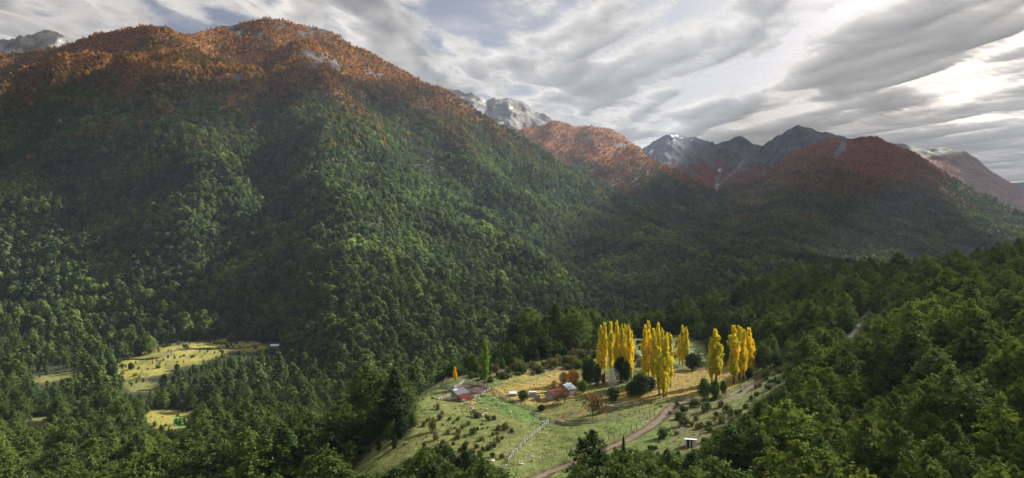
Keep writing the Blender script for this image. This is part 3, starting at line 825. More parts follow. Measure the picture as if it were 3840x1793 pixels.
GREENS = np.array([(0.062, 0.100, 0.033), (0.082, 0.122, 0.036), (0.056, 0.092, 0.040), (0.105, 0.138, 0.040), (0.072, 0.102, 0.046), (0.090, 0.112, 0.034)])
FALL = np.array([(0.42, 0.195, 0.038), (0.33, 0.13, 0.036), (0.48, 0.26, 0.045), (0.26, 0.125, 0.038), (0.40, 0.18, 0.036), (0.22, 0.14, 0.045)])
RED = np.array([(0.42, 0.17, 0.055), (0.37, 0.135, 0.05), (0.46, 0.23, 0.06), (0.31, 0.14, 0.05), (0.40, 0.175, 0.055)])
GREENS = GREENS * 1.2 * np.array([.88, .97, 1.1]); FALL = FALL * 1.08
def pick(pal, n, g): return pal[g.integers(0, len(pal), n)] * g.uniform(.8, 1.25, (n, 1))

def mountain_wood(name, label, zf, y0, y1, u0, u1, s, hgt, pal, z_lo, z_hi, crest, seed, coll=PC_FAR, nform=4, base_h=12.0, cond=None, bigger=None):
    x0 = (u0 - CU) / F * y1 if u0 < CU else (u0 - CU) / F * y0
    x1 = (u1 - CU) / F * y1
    X, Y, g = jitter_grid(x0, x1, y0, y1, s, seed)
    ok = in_view(X, Y, u0, u1); X, Y = X[ok], Y[ok]
    Z = zf(X, Y)
    ok = Y < crest(to_u(X, Y)) + 90
    ok &= Z > -160
    ok &= rock_mask(X, Y, Z) < g.uniform(.1, 1.15, len(X))
    if cond is not None: ok &= cond(X, Y, Z, g)
    X, Y, Z = X[ok], Y[ok], Z[ok]
    n = len(X)
    big = fbm(X / 180, Y / 180, 3, seed + 5)
    q = sstep(z_lo, z_hi, Z + big * 110 + (ridged(X / 420, Y / 620, 3, 21) - .55) * 230 + fbm(X / 60, Y / 60, 2, seed + 6) * 60 + g.normal(0, 22, n))
    tint = pick(GREENS, n, g)
    sp = fbm(X / 110, Y / 110, 3, seed + 7)                      # stands of lighter and darker species
    tint *= (1 + 1.0 * sp)[:, None].clip(.4, 1.9)
    tint = np.where((sp > .16)[:, None], tint * np.array([1.15, 1.1, .85]), tint)
    a = np.clip(q * 2 + g.normal(0, .12, n), 0, 1)[:, None]; b = np.clip(q * 2 - 1 + g.normal(0, .16, n), 0, 1)[:, None]
    brown = np.array([0.17, 0.125, 0.042]) * g.uniform(.6, 1.25, (n, 1))
    tint = tint * (1 - a) + brown * a
    tint = tint * (1 - b) + pick(pal, n, g) * b
    odd = (g.uniform(0, 1, n) < .012) & (q > .02)
    tint = np.where(odd[:, None], pick(pal, n, g) * .8, tint)
    h = hgt * (1 - 0.5 * sstep(z_lo, z_hi + 120, Z)) * np.clip(g.lognormal(0, .33, n) * (1 + .5 * fbm(X / 140, Y / 140, 2, seed + 9)), .45, 2.0)
    k = cull_hidden(X, Y, Z, h)
    w = h * g.uniform(.95, 1.4, n)
    sc = np.stack([w, w, h * g.uniform(.8, 1.05, n)], 1) / base_h
    P = np.stack([X, Y, Z - .4], 1)
    return scatter(name, label, P[k], sc[k], tint[k], coll, nform)

crA = curve([(-900,2350),(400,2350),(740,2380),(1050,2580),(1330,2600),(1650,2500),(2236,2320),(2534,2150),(2830,1950),(3500,1800)])
mountain_wood('forest', 'dense evergreen forest turning orange towards the crest of the left mountain', zA, 1040, 2720, -200, 3400, 7.4, 10.2, FALL, 90, 540, crA, 501,
              cond=lambda X, Y, Z, g: (Z > ground_z(X, Y) - 2) | (Y > 1450))
mountain_wood('forest', 'orange and green forest on the rounded mountain behind', zB, 2350, 3760, 1560, 3250, 11, 11, FALL, 30, 320,
              curve([(1500,3600),(2250,3650),(2600,3550),(3300,3100)]), 521)
mountain_wood('forest', 'red autumn forest on the dome-shaped mountain', zE, 2300, 4560, 2400, 4000, 12, 11, RED, -60, 330,
              curve([(2300,3500),(2680,3700),(3200,4450),(3840,3600),(4300,3000)]), 541)
mountain_wood('forest', 'red forest on the flank of the far mountain at the right', zF, 4900, 6700, 3250, 4000, 20, 13, RED, -300, -200,
              curve([(3000,6600),(3600,6550),(3840,6200),(4400,5600)]), 561,
              cond=lambda X, Y, Z, g: to_v(Z, Y) - np.maximum(3450 - to_u(X, Y), -150) * 0.18 > 600 + g.normal(0, 8, len(X)))
mountain_wood('forest', 'red woods below the rocky cirque', zD, 4400, 6000, 2350, 3100, 18, 11, RED, -300, -200, curve([(2200,6000),(3300,6000)]), 571,
              cond=lambda X, Y, Z, g: (to_v(Z, Y) + fbm(X / 150, Y / 150, 4, 301) * 60 > 630 + g.normal(0, 8, len(X))) & (np.abs(to_u(X, Y) - 2700 + (to_v(Z, Y) - 650) * .35) > 16))
mountain_wood('forest', 'dark forest on the floor of the main valley', zV, 1450, 3600, 1900, 4000, 10.5, 13, FALL, 900, 1000, curve([(0,5000),(4600,5000)]), 581,
              cond=lambda X, Y, Z, g: ((to_u(X, Y) - 3375) / 36) ** 2 + ((to_v(Z, Y) - 975) / 12) ** 2 > 1)

# ------------------------------------------------------------------ woods of the near ground; the largest in view are trees of their own
def near_open(X, Y, Z):
    """1 where the ground is open (terrace, meadows, scarp)"""
    U = to_u(X, Y); V = to_v(Z, Y)
    wu = U + fbm(X / 12, Y / 12, 3, 201) * 55; wv = V + fbm(X / 12, Y / 12, 3, 202) * 26
    o = (poly_sd(wu, wv, CLEAR) > -8) & (Y < 500)
    w2u = U + fbm(X / 25, Y / 25, 3, 211) * 40; w2v = V + fbm(X / 25, Y / 25, 3, 212) * 16
    far = Y > 480
    for p in MEADOWS: o |= (poly_sd(w2u, w2v, p) > -5) & far
    o |= (poly_sd(U, V, [(3160,1290),(3200,1225),(3250,1150),(3275,1130),(3300,1190),(3240,1290),(3190,1310)]) > -2) & (Y < 700)
    return o

X1, Y1, g1 = jitter_grid(-330, 420, 96, 560, 6.0, 601)
X2, Y2, g2 = jitter_grid(-700, 750, 560, 1060, 7.6, 602)
X = np.concatenate([X1, X2]); Y = np.concatenate([Y1, Y2]); g = g1
ok = in_view(X, Y, -220, 4060); X, Y = X[ok], Y[ok]
ZG = ground_z(X, Y); ZM = np.where(Y > 640, zA(X, Y), -999)
onA = ZM > ZG + 1
Z = np.maximum(ZG, ZM)
op = near_open(X, Y, ZG) & ~onA
bushy = op & (Y > 480) & (fbm(X / 22, Y / 22, 3, 641) + g.normal(0, .12, len(X)) > .12)
op &= ~bushy
ok = ~op
# thin wood with gaps between the valley meadows
u = to_u(X, Y)
lowv = (u < 1150) & (Y > 500) & (Y < 1000) & ~onA
ok &= ~(lowv & (fbm(X / 40, Y / 40, 3, 611) > 0.12) & (g.uniform(0, 1, len(X)) < .6))
X, Y, Z, onA, lowv, bushy = X[ok], Y[ok], Z[ok], onA[ok], lowv[ok], bushy[ok]
n = len(X); u = to_u(X, Y)
h = np.clip(g.lognormal(math.log(11.0), .32, n), 5, 22)
right = sstep(2700, 3000, u) * (Y < 700)
h = h * (1 - .22 * right)
h = np.where(onA, h * 1.35, h)
h = np.where(lowv, h * g.choice([.35, .5, .65, 1.2], n), h)
SCARP = [(3172,1272),(3205,1222),(3248,1160),(3268,1140),(3254,1178),(3215,1240),(3190,1268)]
def over_meadow(f):
    a = np.zeros(n, bool)
    for p in MEADOWS[:5]: a |= poly_sd(u, to_v(Z + h * f, Y), p) > 2
    for p in MEADOWS[1:3]: a |= (poly_sd(u, to_v(Z + h * f, Y), p) > -2) & (Y > 250)
    return (a & ((Y > 470) | (u < 800)) & (Y < 1000)) | ((poly_sd(u, to_v(Z + h * f, Y), SCARP) > -4) & (Y < 470))
h = np.where(over_meadow(1.0) | over_meadow(.65) | over_meadow(.35), h * .34, h)
h = np.where(bushy, g.uniform(1.4, 4.5, n), h)
young = (fbm(X / 30, Y / 30, 2, 621) > .1) & (u < 1500) & (Y < 420)
h = np.where(young, h * .72, h)
edge = poly_sd(u, to_v(Z, Y), CLEAR)
h = np.where((edge > -45) & (Y < 480), h * .55, h)
# trees on the knoll side stay below the sight lines to the farm
front = ((u > 1200) & (u < 2750) & (Y < 238)) | ((u >= 2750) & (u < 3010) & (Y < 290))
vtop_lim = np.interp(u, [1200, 1270, 1340, 1450, 1520, 1600, 1750, 1850, 1950, 2110, 2200, 2350, 2500, 2600, 2750, 2850, 2950, 3010], [1580, 1690, 1790, 1775, 1730, 1670, 1690, 1740, 1850, 1830, 1700, 1690, 1700, 1690, 1605, 1510, 1440, 1390])
hmax = (HV - vtop_lim) / F * Y - Z
ok = ~(front & (hmax < 2.0))
h = np.where(front, np.minimum(h, np.maximum(hmax, 2.0)), h)
X, Y, Z, onA, h, u, right, young = X[ok], Y[ok], Z[ok], onA[ok], h[ok], u[ok], right[ok], young[ok]
n = len(X)
NG = np.array([(0.056, 0.094, 0.028), (0.074, 0.118, 0.030), (0.092, 0.135, 0.033), (0.060, 0.098, 0.033), (0.105, 0.145, 0.036), (0.080, 0.110, 0.029)])
tint = pick(NG, n, g)
tint = np.where((right > .5)[:, None], tint * np.array([1.3, 1.22, .9]), tint)
tint = np.where(young[:, None], tint * np.array([1.25, 1.25, .9]), tint)
tint = tint * (1 + .3 * fbm(X / 50, Y / 50, 2, 631))[:, None]
k = cull_hidden(X, Y, Z, h, 30)
X, Y, Z, h, tint, onA, u = X[k], Y[k], Z[k], h[k], tint[k], onA[k], u[k]
n = len(X)
w = h * g.uniform(.95, 1.35, n)

# explicit trees of the farm are placed first, so that the wood keeps clear of them
def raster_pick(X, Y, Z, h, w, want):
    own = np.full((310, 660), -1, int)
    for i in np.argsort(Y):
        cu, cv = to_u(X[i], Y[i]), to_v(Z[i] + h[i] * .55, Y[i])
        ru, rv = w[i] * .34 * F / Y[i], h[i] * .46 * F / Y[i]
        a0, a1 = int(max(0, (cu - ru) / 6)), int(min(640, (cu + ru) / 6) + 1)
        b0, b1 = int(max(0, (cv - rv) / 6)), int(min(299, (cv + rv) / 6) + 1)
        if a1 <= a0 or b1 <= b0: continue
        aa, bb = np.meshgrid(np.arange(a0, a1), np.arange(b0, b1))
        m = (((aa + .5) * 6 - cu) / ru) ** 2 + (((bb + .5) * 6 - cv) / rv) ** 2 < 1
        s = own[b0:b1, a0:a1]
        s[m & (s < 0)] = i
    c = np.bincount(own[own >= 0], minlength=len(X))
    return np.argsort(-c)[:want]
cand = np.where((Y < 620) & ~onA)[0]
chosen = cand[raster_pick(X[cand], Y[cand], Z[cand], h[cand], w[cand], 285)]
sel = np.zeros(n, bool); sel[chosen] = True
P = np.stack([X, Y, Z - .3], 1)
def near_scatter(mask, coll, nf, base, label):
    sc = np.stack([w, w, h * 1.02], 1) / base
    scatter('forest', label, P[mask], sc[mask], tint[mask], coll, nf)
near_scatter(~sel & (Y < 640) & ~onA, PC_NEAR, 5, 12.0, 'dense dark evergreen wood filling in round the terrace and the near hillside')
near_scatter(~sel & ((Y >= 640) | onA), PC_MID, 6, 14.0, 'evergreen forest at the foot of the left mountain and along the gorge')

def place_tree(name, label, cat, loc, crown, trunk, sc, tint_, group=None, rz=None, leaf_mat=None):
    t = thing(name, label, cat, loc, random.uniform(0, 6.28) if rz is None else rz, group)
    t.scale = sc
    a = link('trunk', trunk, None, t)
    b = link('crown', crown, None, t); b['tint'] = [float(x) for x in tint_]
    return t

def region(x, y, uu, hh, tn):
    tall = 'tall' if hh > 12.5 else ('small' if hh < 8 else 'medium-sized')
    shade = 'dark' if tn[1] < .095 else ('light' if tn[1] > .135 else 'mid')
    if uu > 2650:
        where = ('at the bottom of' if y < 200 else 'low on' if y < 270 else 'halfway up' if y < 380 else 'high on') + ' the right-hand hillside' + (' near the track' if uu < 3050 else (' at the picture edge' if uu > 3500 else ''))
    elif uu < 1350: where = 'in the nearest wood at lower left' if y < 300 else ('in the wood left of the knoll' if y < 420 else 'in the wood below the valley meadow')
    elif y < 260: where = 'in the thicket below the pasture'
    else: where = 'in the wood behind the poplars' if uu > 2200 else 'in the wood behind the green poplar'
    return '%s %s green beech %s' % (tall, shade, where)
for i in chosen:
    place_tree('beech_tree', region(X[i], Y[i], u[i], h[i], tint[i]), 'tree', P[i], NEAR_CROWN[int(g.choice([0, 1, 2, 3, 4, 6]))], NEAR_TRUNK[int(g.integers(0, 2))],
               (w[i] / 12, w[i] / 12, h[i] / 12), tint[i], 'evergreen beeches of the near woods')

# ------------------------------------------------------------------ farm: trees one by one
POP_CROWN = [poplar_crown('crown_mesh', 300 + i) for i in range(4)]
POP_TRUNK = trunk_mesh('trunk_mesh', 20.0, .32, 310, 5, .8, 1.2)
POP_TRUNK.materials.append(M_BARK)
def poplar_material():
    m, nt, out = new_mat('autumn_poplar_foliage')
    a1 = N(nt, 'ShaderNodeAttribute'); a1.attribute_type = 'INSTANCER'; a1.attribute_name = 'tint'
    a2 = N(nt, 'ShaderNodeAttribute'); a2.attribute_type = 'INSTANCER'; a2.attribute_name = 'tint2'
    gm = N(nt, 'ShaderNodeAttribute'); gm.attribute_type = 'INSTANCER'; gm.attribute_name = 'green'
    pl = N(nt, 'ShaderNodeAttribute'); pl.attribute_name = 'pl'
    lv = N(nt, 'ShaderNodeAttribute'); lv.attribute_name = 'lv'
    f = math_node(nt, 'SUBTRACT', gm.outputs['Color'], pl.outputs['Fac'])
    f = math_node(nt, 'MULTIPLY_ADD', f, 4.0, True); f.node.inputs[2].default_value = 0.5
    c = mix_col(nt, 'MIX', f, a1.outputs['Color'], a2.outputs['Color'])
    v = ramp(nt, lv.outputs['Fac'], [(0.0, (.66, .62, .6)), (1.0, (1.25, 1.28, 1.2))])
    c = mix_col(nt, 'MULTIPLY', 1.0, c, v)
    d = N(nt, 'ShaderNodeBsdfDiffuse'); t = N(nt, 'ShaderNodeBsdfTranslucent')
    nt.links.new(c, d.inputs['Color']); nt.links.new(c, t.inputs['Color'])
    mx = N(nt, 'ShaderNodeMixShader'); mx.inputs[0].default_value = .45
    nt.links.new(d.outputs[0], mx.inputs[1]); nt.links.new(t.outputs[0], mx.inputs[2]); nt.links.new(mx.outputs[0], out.inputs['Surface'])
    return m
M_POP = poplar_material()
for m in POP_CROWN: m.materials.append(M_POP)

def poplar(u, vb, vt, wpx, green, label, yellow=(0.95, 0.74, 0.035), g2=(0.60, 0.58, 0.045), name='poplar_tree', group='yellow poplars behind the farmhouse', Yd=None):
    x, y, z = hit(u, vb) if Yd is None else ((u - CU) / F * Yd, Yd, 0)
    if Yd is not None: z = float(ground_z(np.array([x]), np.array([y]))[0])
    hh = (HV - vt) / F * y - z
    ww = wpx / F * y * 1.1
    t = place_tree(name, label, 'tree', (x, y, z - .1), random.choice(POP_CROWN), POP_TRUNK, (ww / 4.3, ww / 4.3, hh / 22.6), yellow, group)
    c = [q for q in t.children if q.name.startswith('crown')][0]; c['tint2'] = list(g2); c['green'] = [float(green)] * 3
    return t
GY = (0.36, 0.33, 0.03)
G1 = 'first clump of yellow poplars, nearest the farmhouse'
for i, (u_, vt, wd, gr, Yd) in enumerate([(2252,1214,30,.25,333),(2268,1202,26,.55,337),(2291,1199,27,.6,335),(2313,1196,26,.3,331),(2331,1206,26,.55,329),(2345,1208,24,.6,333),(2357,1212,26,.25,328),(2367,1235,22,.1,331)]):
    poplar(u_, 0, vt, wd, gr, ['leftmost tall slim poplar of the first yellow clump', 'second slim yellow-green poplar from the left of the first clump', 'yellow-green poplar set apart by gaps in the middle of the first clump',
        'tallest golden poplar of the first clump', 'fifth poplar of the first clump, yellow with green streaks', 'sixth poplar of the first clump, greenish yellow', 'golden poplar with a bare lower trunk, right side of the first clump', 'rightmost shorter golden poplar of the first clump'][i], Yd=Yd, group=G1)
G2 = 'second and broadest clump of yellow poplars'
for i, (u_, vt, wd, gr, Yd) in enumerate([(2418,1212,27,.25,322),(2431,1195,30,.35,325),(2452,1224,30,.55,320),(2469,1200,30,.35,324),(2484,1224,26,.5,321),(2500,1240,30,.62,316),(2514,1243,26,.55,313),(2496,1252,46,.66,294),(2472,1297,36,.8,297),(2489,1334,28,.45,291)]):
    poplar(u_, 0, vt, wd, gr, ['leftmost golden poplar of the broad second clump', 'tallest poplar at the left of the broad second clump', 'lower yellow-green poplar third in the broad second clump', 'poplar with a high pointed tip in the middle of the second clump',
        'fifth poplar of the second clump, between two taller tips', 'sixth poplar of the second clump, green-streaked', 'rightmost poplar of the back row in the second clump', 'big yellow-green poplar standing in front of the second clump by the track fence',
        'mostly green poplar in front at the left of the big front poplar', 'short golden-tipped poplar at the foot of the second clump'][i], Yd=Yd, group=G2)
for i, (u_, vt, wd, gr, Yd) in enumerate([(2560,1213,28,.5,362),(2573,1220,24,.6,360),(2549,1252,24,.1,364)]):
    poplar(u_, 0, vt, wd, gr, ['tall poplar of the small clump behind the round dark bush', 'greener right-hand poplar of the small clump behind the round dark bush', 'shorter orange-gold poplar at the left of the small clump'][i], Yd=Yd, group='third, small clump of yellow poplars')
poplar(2686, 0, 1228, 50, .55, 'broad yellow-green poplar standing alone behind the round green trees', Yd=316, group='poplar pair behind the green trees')
poplar(2669, 0, 1257, 34, .75, 'green-yellow poplar leaning against the left of the broad lone poplar', Yd=314, group='poplar pair behind the green trees')
for i, (u_, vt, wd, gr, Yd) in enumerate([(2750,1212,44,.5,306),(2772,1212,40,.55,313),(2787,1228,34,.3,310),(2808,1222,34,.12,316),(2822,1268,28,.08,320)]):
    poplar(u_, 0, vt, wd, gr, ['leftmost tall poplar of the right-hand clump beside the track', 'second yellow-green poplar of the right-hand clump', 'third golden poplar of the right-hand clump', 'bright golden poplar with a pointed top in the right-hand clump', 'rightmost shorter orange poplar of the right-hand clump'][i],
           Yd=Yd, group='right-hand clump of yellow poplars by the track')
poplar(1706, 1428, 1374, 17, .0, 'small bright orange-yellow poplar alone on the mound behind the shed', yellow=(0.95, 0.58, 0.02), group='lone poplars near the shed')
poplar(1817, 1443, 1264, 36, 1.6, 'tall slim green poplar behind the cattle pens', g2=(0.20, 0.33, 0.045), group='lone poplars near the shed')

def leafy(u, vb, vt, wpx, tint_, label, name='broadleaf_tree', crowns=None, cat='tree', base=10.0, bw=9.2, Yd=None, group=None, trunk=True):
    x, y, z = hit(u, vb)
    if Yd: y = Yd; x = (u - CU) / F * y; z = float(ground_z(np.array([x]), np.array([y]))[0])
    hh = (HV - vt) / F * y - z; ww = wpx / F * y
    cr = random.choice(crowns or ROUND_CROWN)
    s = (ww / bw, ww / bw, hh / base)
    return place_tree(name, label, cat, (x, y, z - .05), cr, random.choice(NEAR_TRUNK), s, tint_, group)
DKG, MDG, LTG = (0.036, 0.062, 0.024), (0.065, 0.11, 0.03), (0.11, 0.17, 0.04)
def beech(u, vb, vt, wpx, tint_, label, form=0, Yd=None):
    return leafy(u, vb, vt, wpx, tint_, label, 'beech_tree', [NEAR_CROWN[form]], 'tree', 12.0, 8.6, Yd)
beech(1480, 1640, 1392, 215, DKG, 'largest dark evergreen beech at the left edge of the knoll', 5, 252)
beech(1500, 1645, 1530, 82, (0.026, 0.047, 0.018), 'smaller dark evergreen in front of the largest beech on the knoll', 5, 238)
beech(1428, 1600, 1425, 90, (0.036, 0.06, 0.02), 'dark beech just behind the largest one, on its left', 0, 275)
beech(1548, 1500, 1388, 84, (0.032, 0.055, 0.02), 'dark rounded beech on the slope left of the mound', 3, 306)
beech(1720, 1440, 1378, 66, (0.028, 0.05, 0.02), 'dark beech right behind the small orange poplar', 2, 345)
beech(1660, 1440, 1398, 60, MDG, 'low green beech behind the mound, left of the small orange poplar', 0, 350)
beech(1418, 1690, 1632, 34, DKG, 'small dark conical tree at the foot of the knoll, left of its twin', 5)
beech(1480, 1680, 1624, 38, (0.028, 0.05, 0.02), 'small dark conical tree on the grass under the largest beech', 5)
beech(2222, 1800, 1622, 160, (0.028, 0.05, 0.017), 'big dark evergreen beech at the bottom edge, in front of the track', 0, 196)
beech(2338, 1800, 1640, 52, (0.04, 0.065, 0.02), 'slender young beech right beside the big one at the bottom edge', 5, 192)
beech(2400, 1800, 1700, 90, MDG, 'bushy young beech at the bottom edge, right of the slender one', 2, 186)
beech(2500, 1800, 1690, 100, (0.042, 0.07, 0.02), 'leafy beech at the bottom edge below the white-roofed hut', 3, 186)
beech(1660, 1790, 1655, 96, (0.03, 0.052, 0.018), 'dark bushy beech in the clump below the knoll, its left half', 2, 205)
beech(1740, 1800, 1668, 80, (0.034, 0.056, 0.02), 'dark bushy beech in the clump below the knoll, its right half', 0, 205)
beech(1590, 1800, 1665, 60, MDG, 'young green beech with a spiky top in the clump below the knoll', 6, 205)
leafy(2640, 1500, 1414, 66, LTG, 'round leafy green tree by the track fence below the lone poplar')
leafy(2682, 1497, 1422, 46, (0.075, 0.12, 0.03), 'second round green tree by the track, touching the first on its right')
leafy(2713, 1480, 1424, 32, MDG, 'small dark round tree between the track trees and the right-hand poplars')
leafy(2810, 1420, 1378, 36, DKG, 'small dark tree under the right-hand poplars by the track bend')
leafy(2598, 1388, 1322, 80, DKG, 'round dark green bush-like tree at the foot of the small poplar clump')
leafy(2862, 1385, 1288, 84, (0.08, 0.125, 0.05), 'pale green willow right of the last poplars')
leafy(2915, 1372, 1318, 56, (0.07, 0.105, 0.045), 'smaller pale green willow beside the first willow')
leafy(2328, 1432, 1335, 66, (0.028, 0.048, 0.022), 'dark tree behind the pale monkey puzzle')
leafy(2350, 1432, 1352, 50, (0.03, 0.05, 0.022), 'dark tree under the right end of the first poplar clump')
for i, (a, b, c, wd) in enumerate([(2196,1440,1350,44),(2216,1442,1340,48),(2238,1446,1362,38)]):
    leafy(a, b, c, wd, (0.045, 0.085, 0.035), ['leftmost of three upright green willows behind the farmhouse', 'middle and tallest of three upright green willows behind the farmhouse', 'rightmost of three upright green willows behind the farmhouse'][i], group='upright willows behind the farmhouse')
leafy(2400, 1484, 1398, 96, (0.042, 0.066, 0.03), 'wide dark bush right of the monkey puzzle, below the poplars')
leafy(2368, 1486, 1428, 56, (0.06, 0.1, 0.035), 'lighter green bush at the left side of the wide dark bush')
leafy(2440, 1465, 1412, 50, (0.04, 0.062, 0.028), 'olive bush at the foot of the second poplar clump')
leafy(2297, 1500, 1452, 68, (0.06, 0.095, 0.04), 'small spreading apple tree with a short trunk below the monkey puzzle')
leafy(2184, 1474, 1424, 48, (0.09, 0.15, 0.025), 'bright green fruit tree right of the pale-roofed house')
leafy(2112, 1440, 1394, 44, (0.42, 0.28, 0.2), 'greyish-pink autumn tree behind the farmhouse')
leafy(2148, 1442, 1384, 62, (0.62, 0.31, 0.09), 'orange autumn tree behind the farmhouse')
leafy(2080, 1458, 1424, 36, (0.58, 0.34, 0.14), 'small pale orange tree in the yellow field left of the farmhouse')
leafy(2262, 1440, 1400, 24, (0.30, 0.12, 0.03), 'small orange bush left of the monkey puzzle')
leafy(1962, 1502, 1462, 54, (0.045, 0.08, 0.025), 'round green bush by the rail fence, left of the outhouse')
leafy(2030, 1541, 1516, 40, (0.024, 0.04, 0.018), 'low dark bush at the corner of the garden fence')

# bare reddish trees
TWIG = [twig_mesh('branches_mesh', 5.5, .13, 320 + i, 4, .62, 4) for i in range(2)]
M_TWIG = simple_mat('reddish_twigs', (0.19, 0.115, 0.085), .3, 2.0, .95)
for m in TWIG: m.materials.append(M_TWIG)
SPARSE = [shrub_crown('crown_mesh', 330 + i, 2.3, 3.2, 900, .14) for i in range(2)]
for m in SPARSE: m.materials.append(M_LEAF)
def bare_tree(u, vb, vt, wpx, label, tint_, k):
    x, y, z = hit(u, vb); hh = (HV - vt) / F * y - z; ww = wpx / F * y
    t = thing('bare_tree', label, 'tree', (x, y, z), random.uniform(0, 6))
    link('branches', TWIG[k], None, t, scl=(ww / 4.4, ww / 4.4, hh / 5.4))
    c = link('remaining_leaves', SPARSE[k], None, t, loc=(0, 0, hh * .2), scl=(ww / 3.9, ww / 3.9, hh / 3.7)); c['tint'] = list(tint_)
bare_tree(2117, 1512, 1452, 66, 'half-bare reddish tree in front of the red-roofed farmhouse', (0.15, 0.085, 0.05), 0)
bare_tree(2092, 1516, 1480, 40, 'low grey leafless tree at the corner of the farmhouse', (0.16, 0.14, 0.10), 1)
bare_tree(2222, 1566, 1474, 104, 'large rusty-brown tree in the garden by the curved fence', (0.14, 0.08, 0.045), 1)
FLOWER = shrub_crown('blossom_mesh', 340, 1.0, 1.1, 200, .10); FLOWER.materials.append(simple_mat('white_blossom', (0.78, 0.77, 0.70), .1, 5, .9))
x, y, z = hit(2252, 1546)
t = thing('flowering_shrub', 'shrub with white blossom in front of the large rusty-brown tree', 'shrub', (x, y, z))
c = link('crown', SPARSE[0], None, t, scl=(.62, .62, .75)); c['tint'] = [0.09, 0.085, 0.04]
link('blossom', FLOWER, None, t, loc=(0, -.4, .5), scl=(1.3, 1.0, 1.4))

# pale monkey puzzle
def monkey_puzzle(u, vb, vt, wpx):
    x, y, z = hit(u, vb); hh = (HV - vt) / F * y - z; ww = wpx / F * y
    t = thing('monkey_puzzle_tree', 'pale silvery monkey puzzle tree with up-curved bare whorled branches', 'tree', (x, y, z))
    link('trunk', tubes_mesh('trunk_mesh', [([(0, 0, -.2), (0, 0, hh * .5), (0, 0, hh)], [.2, .14, .04], 7)]), M_PALE, t)
    g = np.random.default_rng(5)
    lev = 11
    for i in range(lev):
        q = i / (lev - 1); L = ww * .5 * (math.sin(math.pi * (.2 + .72 * q)) ** .8) * (1 if q < .9 else .7) + .15
        h0 = hh * (.10 + .86 * q); lst = []
        for k in range(7):
            az = k * 2 * math.pi / 7 + i * .35; d = np.array([math.cos(az), math.sin(az), 0])
            drop = -.28 + .5 * q
            lst.append(([np.array([0, 0, h0]) + d * L * s + np.array([0, 0, L * (drop * s + .42 * s ** 3)]) for s in (0, .35, .7, 1)], [.07, .13, .12, .05], 4))
        link('branch_whorl', tubes_mesh('whorl_mesh', lst), M_PALE, t)
monkey_puzzle(2297, 1462, 1381, 54)

# shrubs
SHRUB = [shrub_crown('crown_mesh', 350 + i, 1, 1, 460, .12, s) for i, s in enumerate([0, 0, .25, .5])]
for m in SHRUB: m.materials.append(M_LEAF)
STEM = twig_mesh('stems_mesh', 1.1, .035, 360, 2, .6, 4); STEM.materials.append(M_BARK)
OLV, DGS, GRY, BRN = (0.12, 0.125, 0.05), (0.055, 0.085, 0.032), (0.16, 0.14, 0.115), (0.125, 0.115, 0.062)
def shrub(u, v, wpx, tint_, label, hr=.8, form=None, group='shrubs dotted over the pasture', Yd=None):
    x, y, z = hit(u, v) if Yd is None else (u, v, Yd)
    ww = wpx / F * y
    t = thing('shrub', label, 'shrub', (x, y, z - .05), random.uniform(0, 6.28), group)
    t.scale = (ww / 1.9, ww / 1.9, ww * hr / 1.05)
    link('stems', STEM, None, t)
    c = link('crown', SHRUB[random.randrange(4) if form is None else form], None, t); c['tint'] = [q * random.uniform(.85, 1.15) for q in tint_]
    return t
cname = {OLV: 'olive-green', DGS: 'dark green', GRY: 'grey twiggy', BRN: 'brown'}
shrub(1638, 1536, 28, BRN, 'round brown shrub alone on the open top of the knoll', .75)
shrub(1621, 1622, 38, OLV, 'tall olive bush on the left slope of the knoll', 1.55, 2)
shrub(1637, 1652, 30, GRY, 'grey leafless shrub just below the tall olive bush', 1.0, 3)
shrub(1590, 1598, 24, BRN, 'brown shrub left of the tall olive bush')
shrub(1649, 1576, 30, GRY, 'grey twiggy shrub above the tall olive bush on the knoll', .9)
KN = [(1778,1564,30,GRY),(1793,1568,34,GRY),(1851,1574,25,DGS),(1830,1577,27,OLV),(1717,1577,15,BRN),(1757,1594,25,GRY),(1807,1594,13,BRN),(1720,1625,25,OLV),(1714,1646,29,OLV),(1774,1629,30,DGS),(1789,1613,19,DGS),
      (1808,1610,13,BRN),(1870,1612,27,GRY),(1898,1614,36,OLV),(1922,1623,25,DGS),(1865,1629,17,OLV),(1803,1654,29,OLV),(1848,1635,21,OLV),(1864,1658,30,OLV),(1884,1649,17,BRN),(1748,1668,22,OLV),(1790,1681,24,DGS),(1810,1688,22,OLV),
      (1833,1687,28,DGS),(1851,1678,21,DGS),(1773,1699,24,OLV),(1800,1711,27,OLV),(1846,1713,24,DGS),(1772,1736,32,DGS),(1885,1719,28,OLV),(1658,1554,15,BRN),(1605,1579,21,BRN),(1686,1577,21,GRY),(1718,1574,18,DGS),(1680,1629,23,OLV),
      (1702,1588,17,OLV),(1705,1609,15,BRN),(1733,1607,17,OLV),(1745,1601,15,OLV),(1516,1670,13,DGS),(1388,1694,16,DGS),(1745,1640,16,OLV),(1828,1606,12,BRN),(1820,1560,12,DGS),(1725,1690,20,OLV),(1742,1712,24,OLV),(1700,1668,16,DGS),(1690,1605,12,OLV),
      (1660,1596,10,BRN),(1585,1500,12,OLV),(1622,1496,14,BRN),(1600,1640,10,BRN)]
for i, (a, b, wd, col_) in enumerate(KN):
    zone = 'between the sheep and the diagonal fence' if a > 1810 and b < 1660 else ('near the lower end of the diagonal fence' if a > 1760 and b >= 1660 else ('on the middle of the knoll slope' if a > 1660 else 'on the left side of the knoll'))
    sz = 'tiny' if wd < 15 else ('small' if wd < 23 else 'bushy')
    shrub(a, b, wd, col_, '%s %s shrub %s' % (sz, cname[col_], zone), random.uniform(.62, .9))
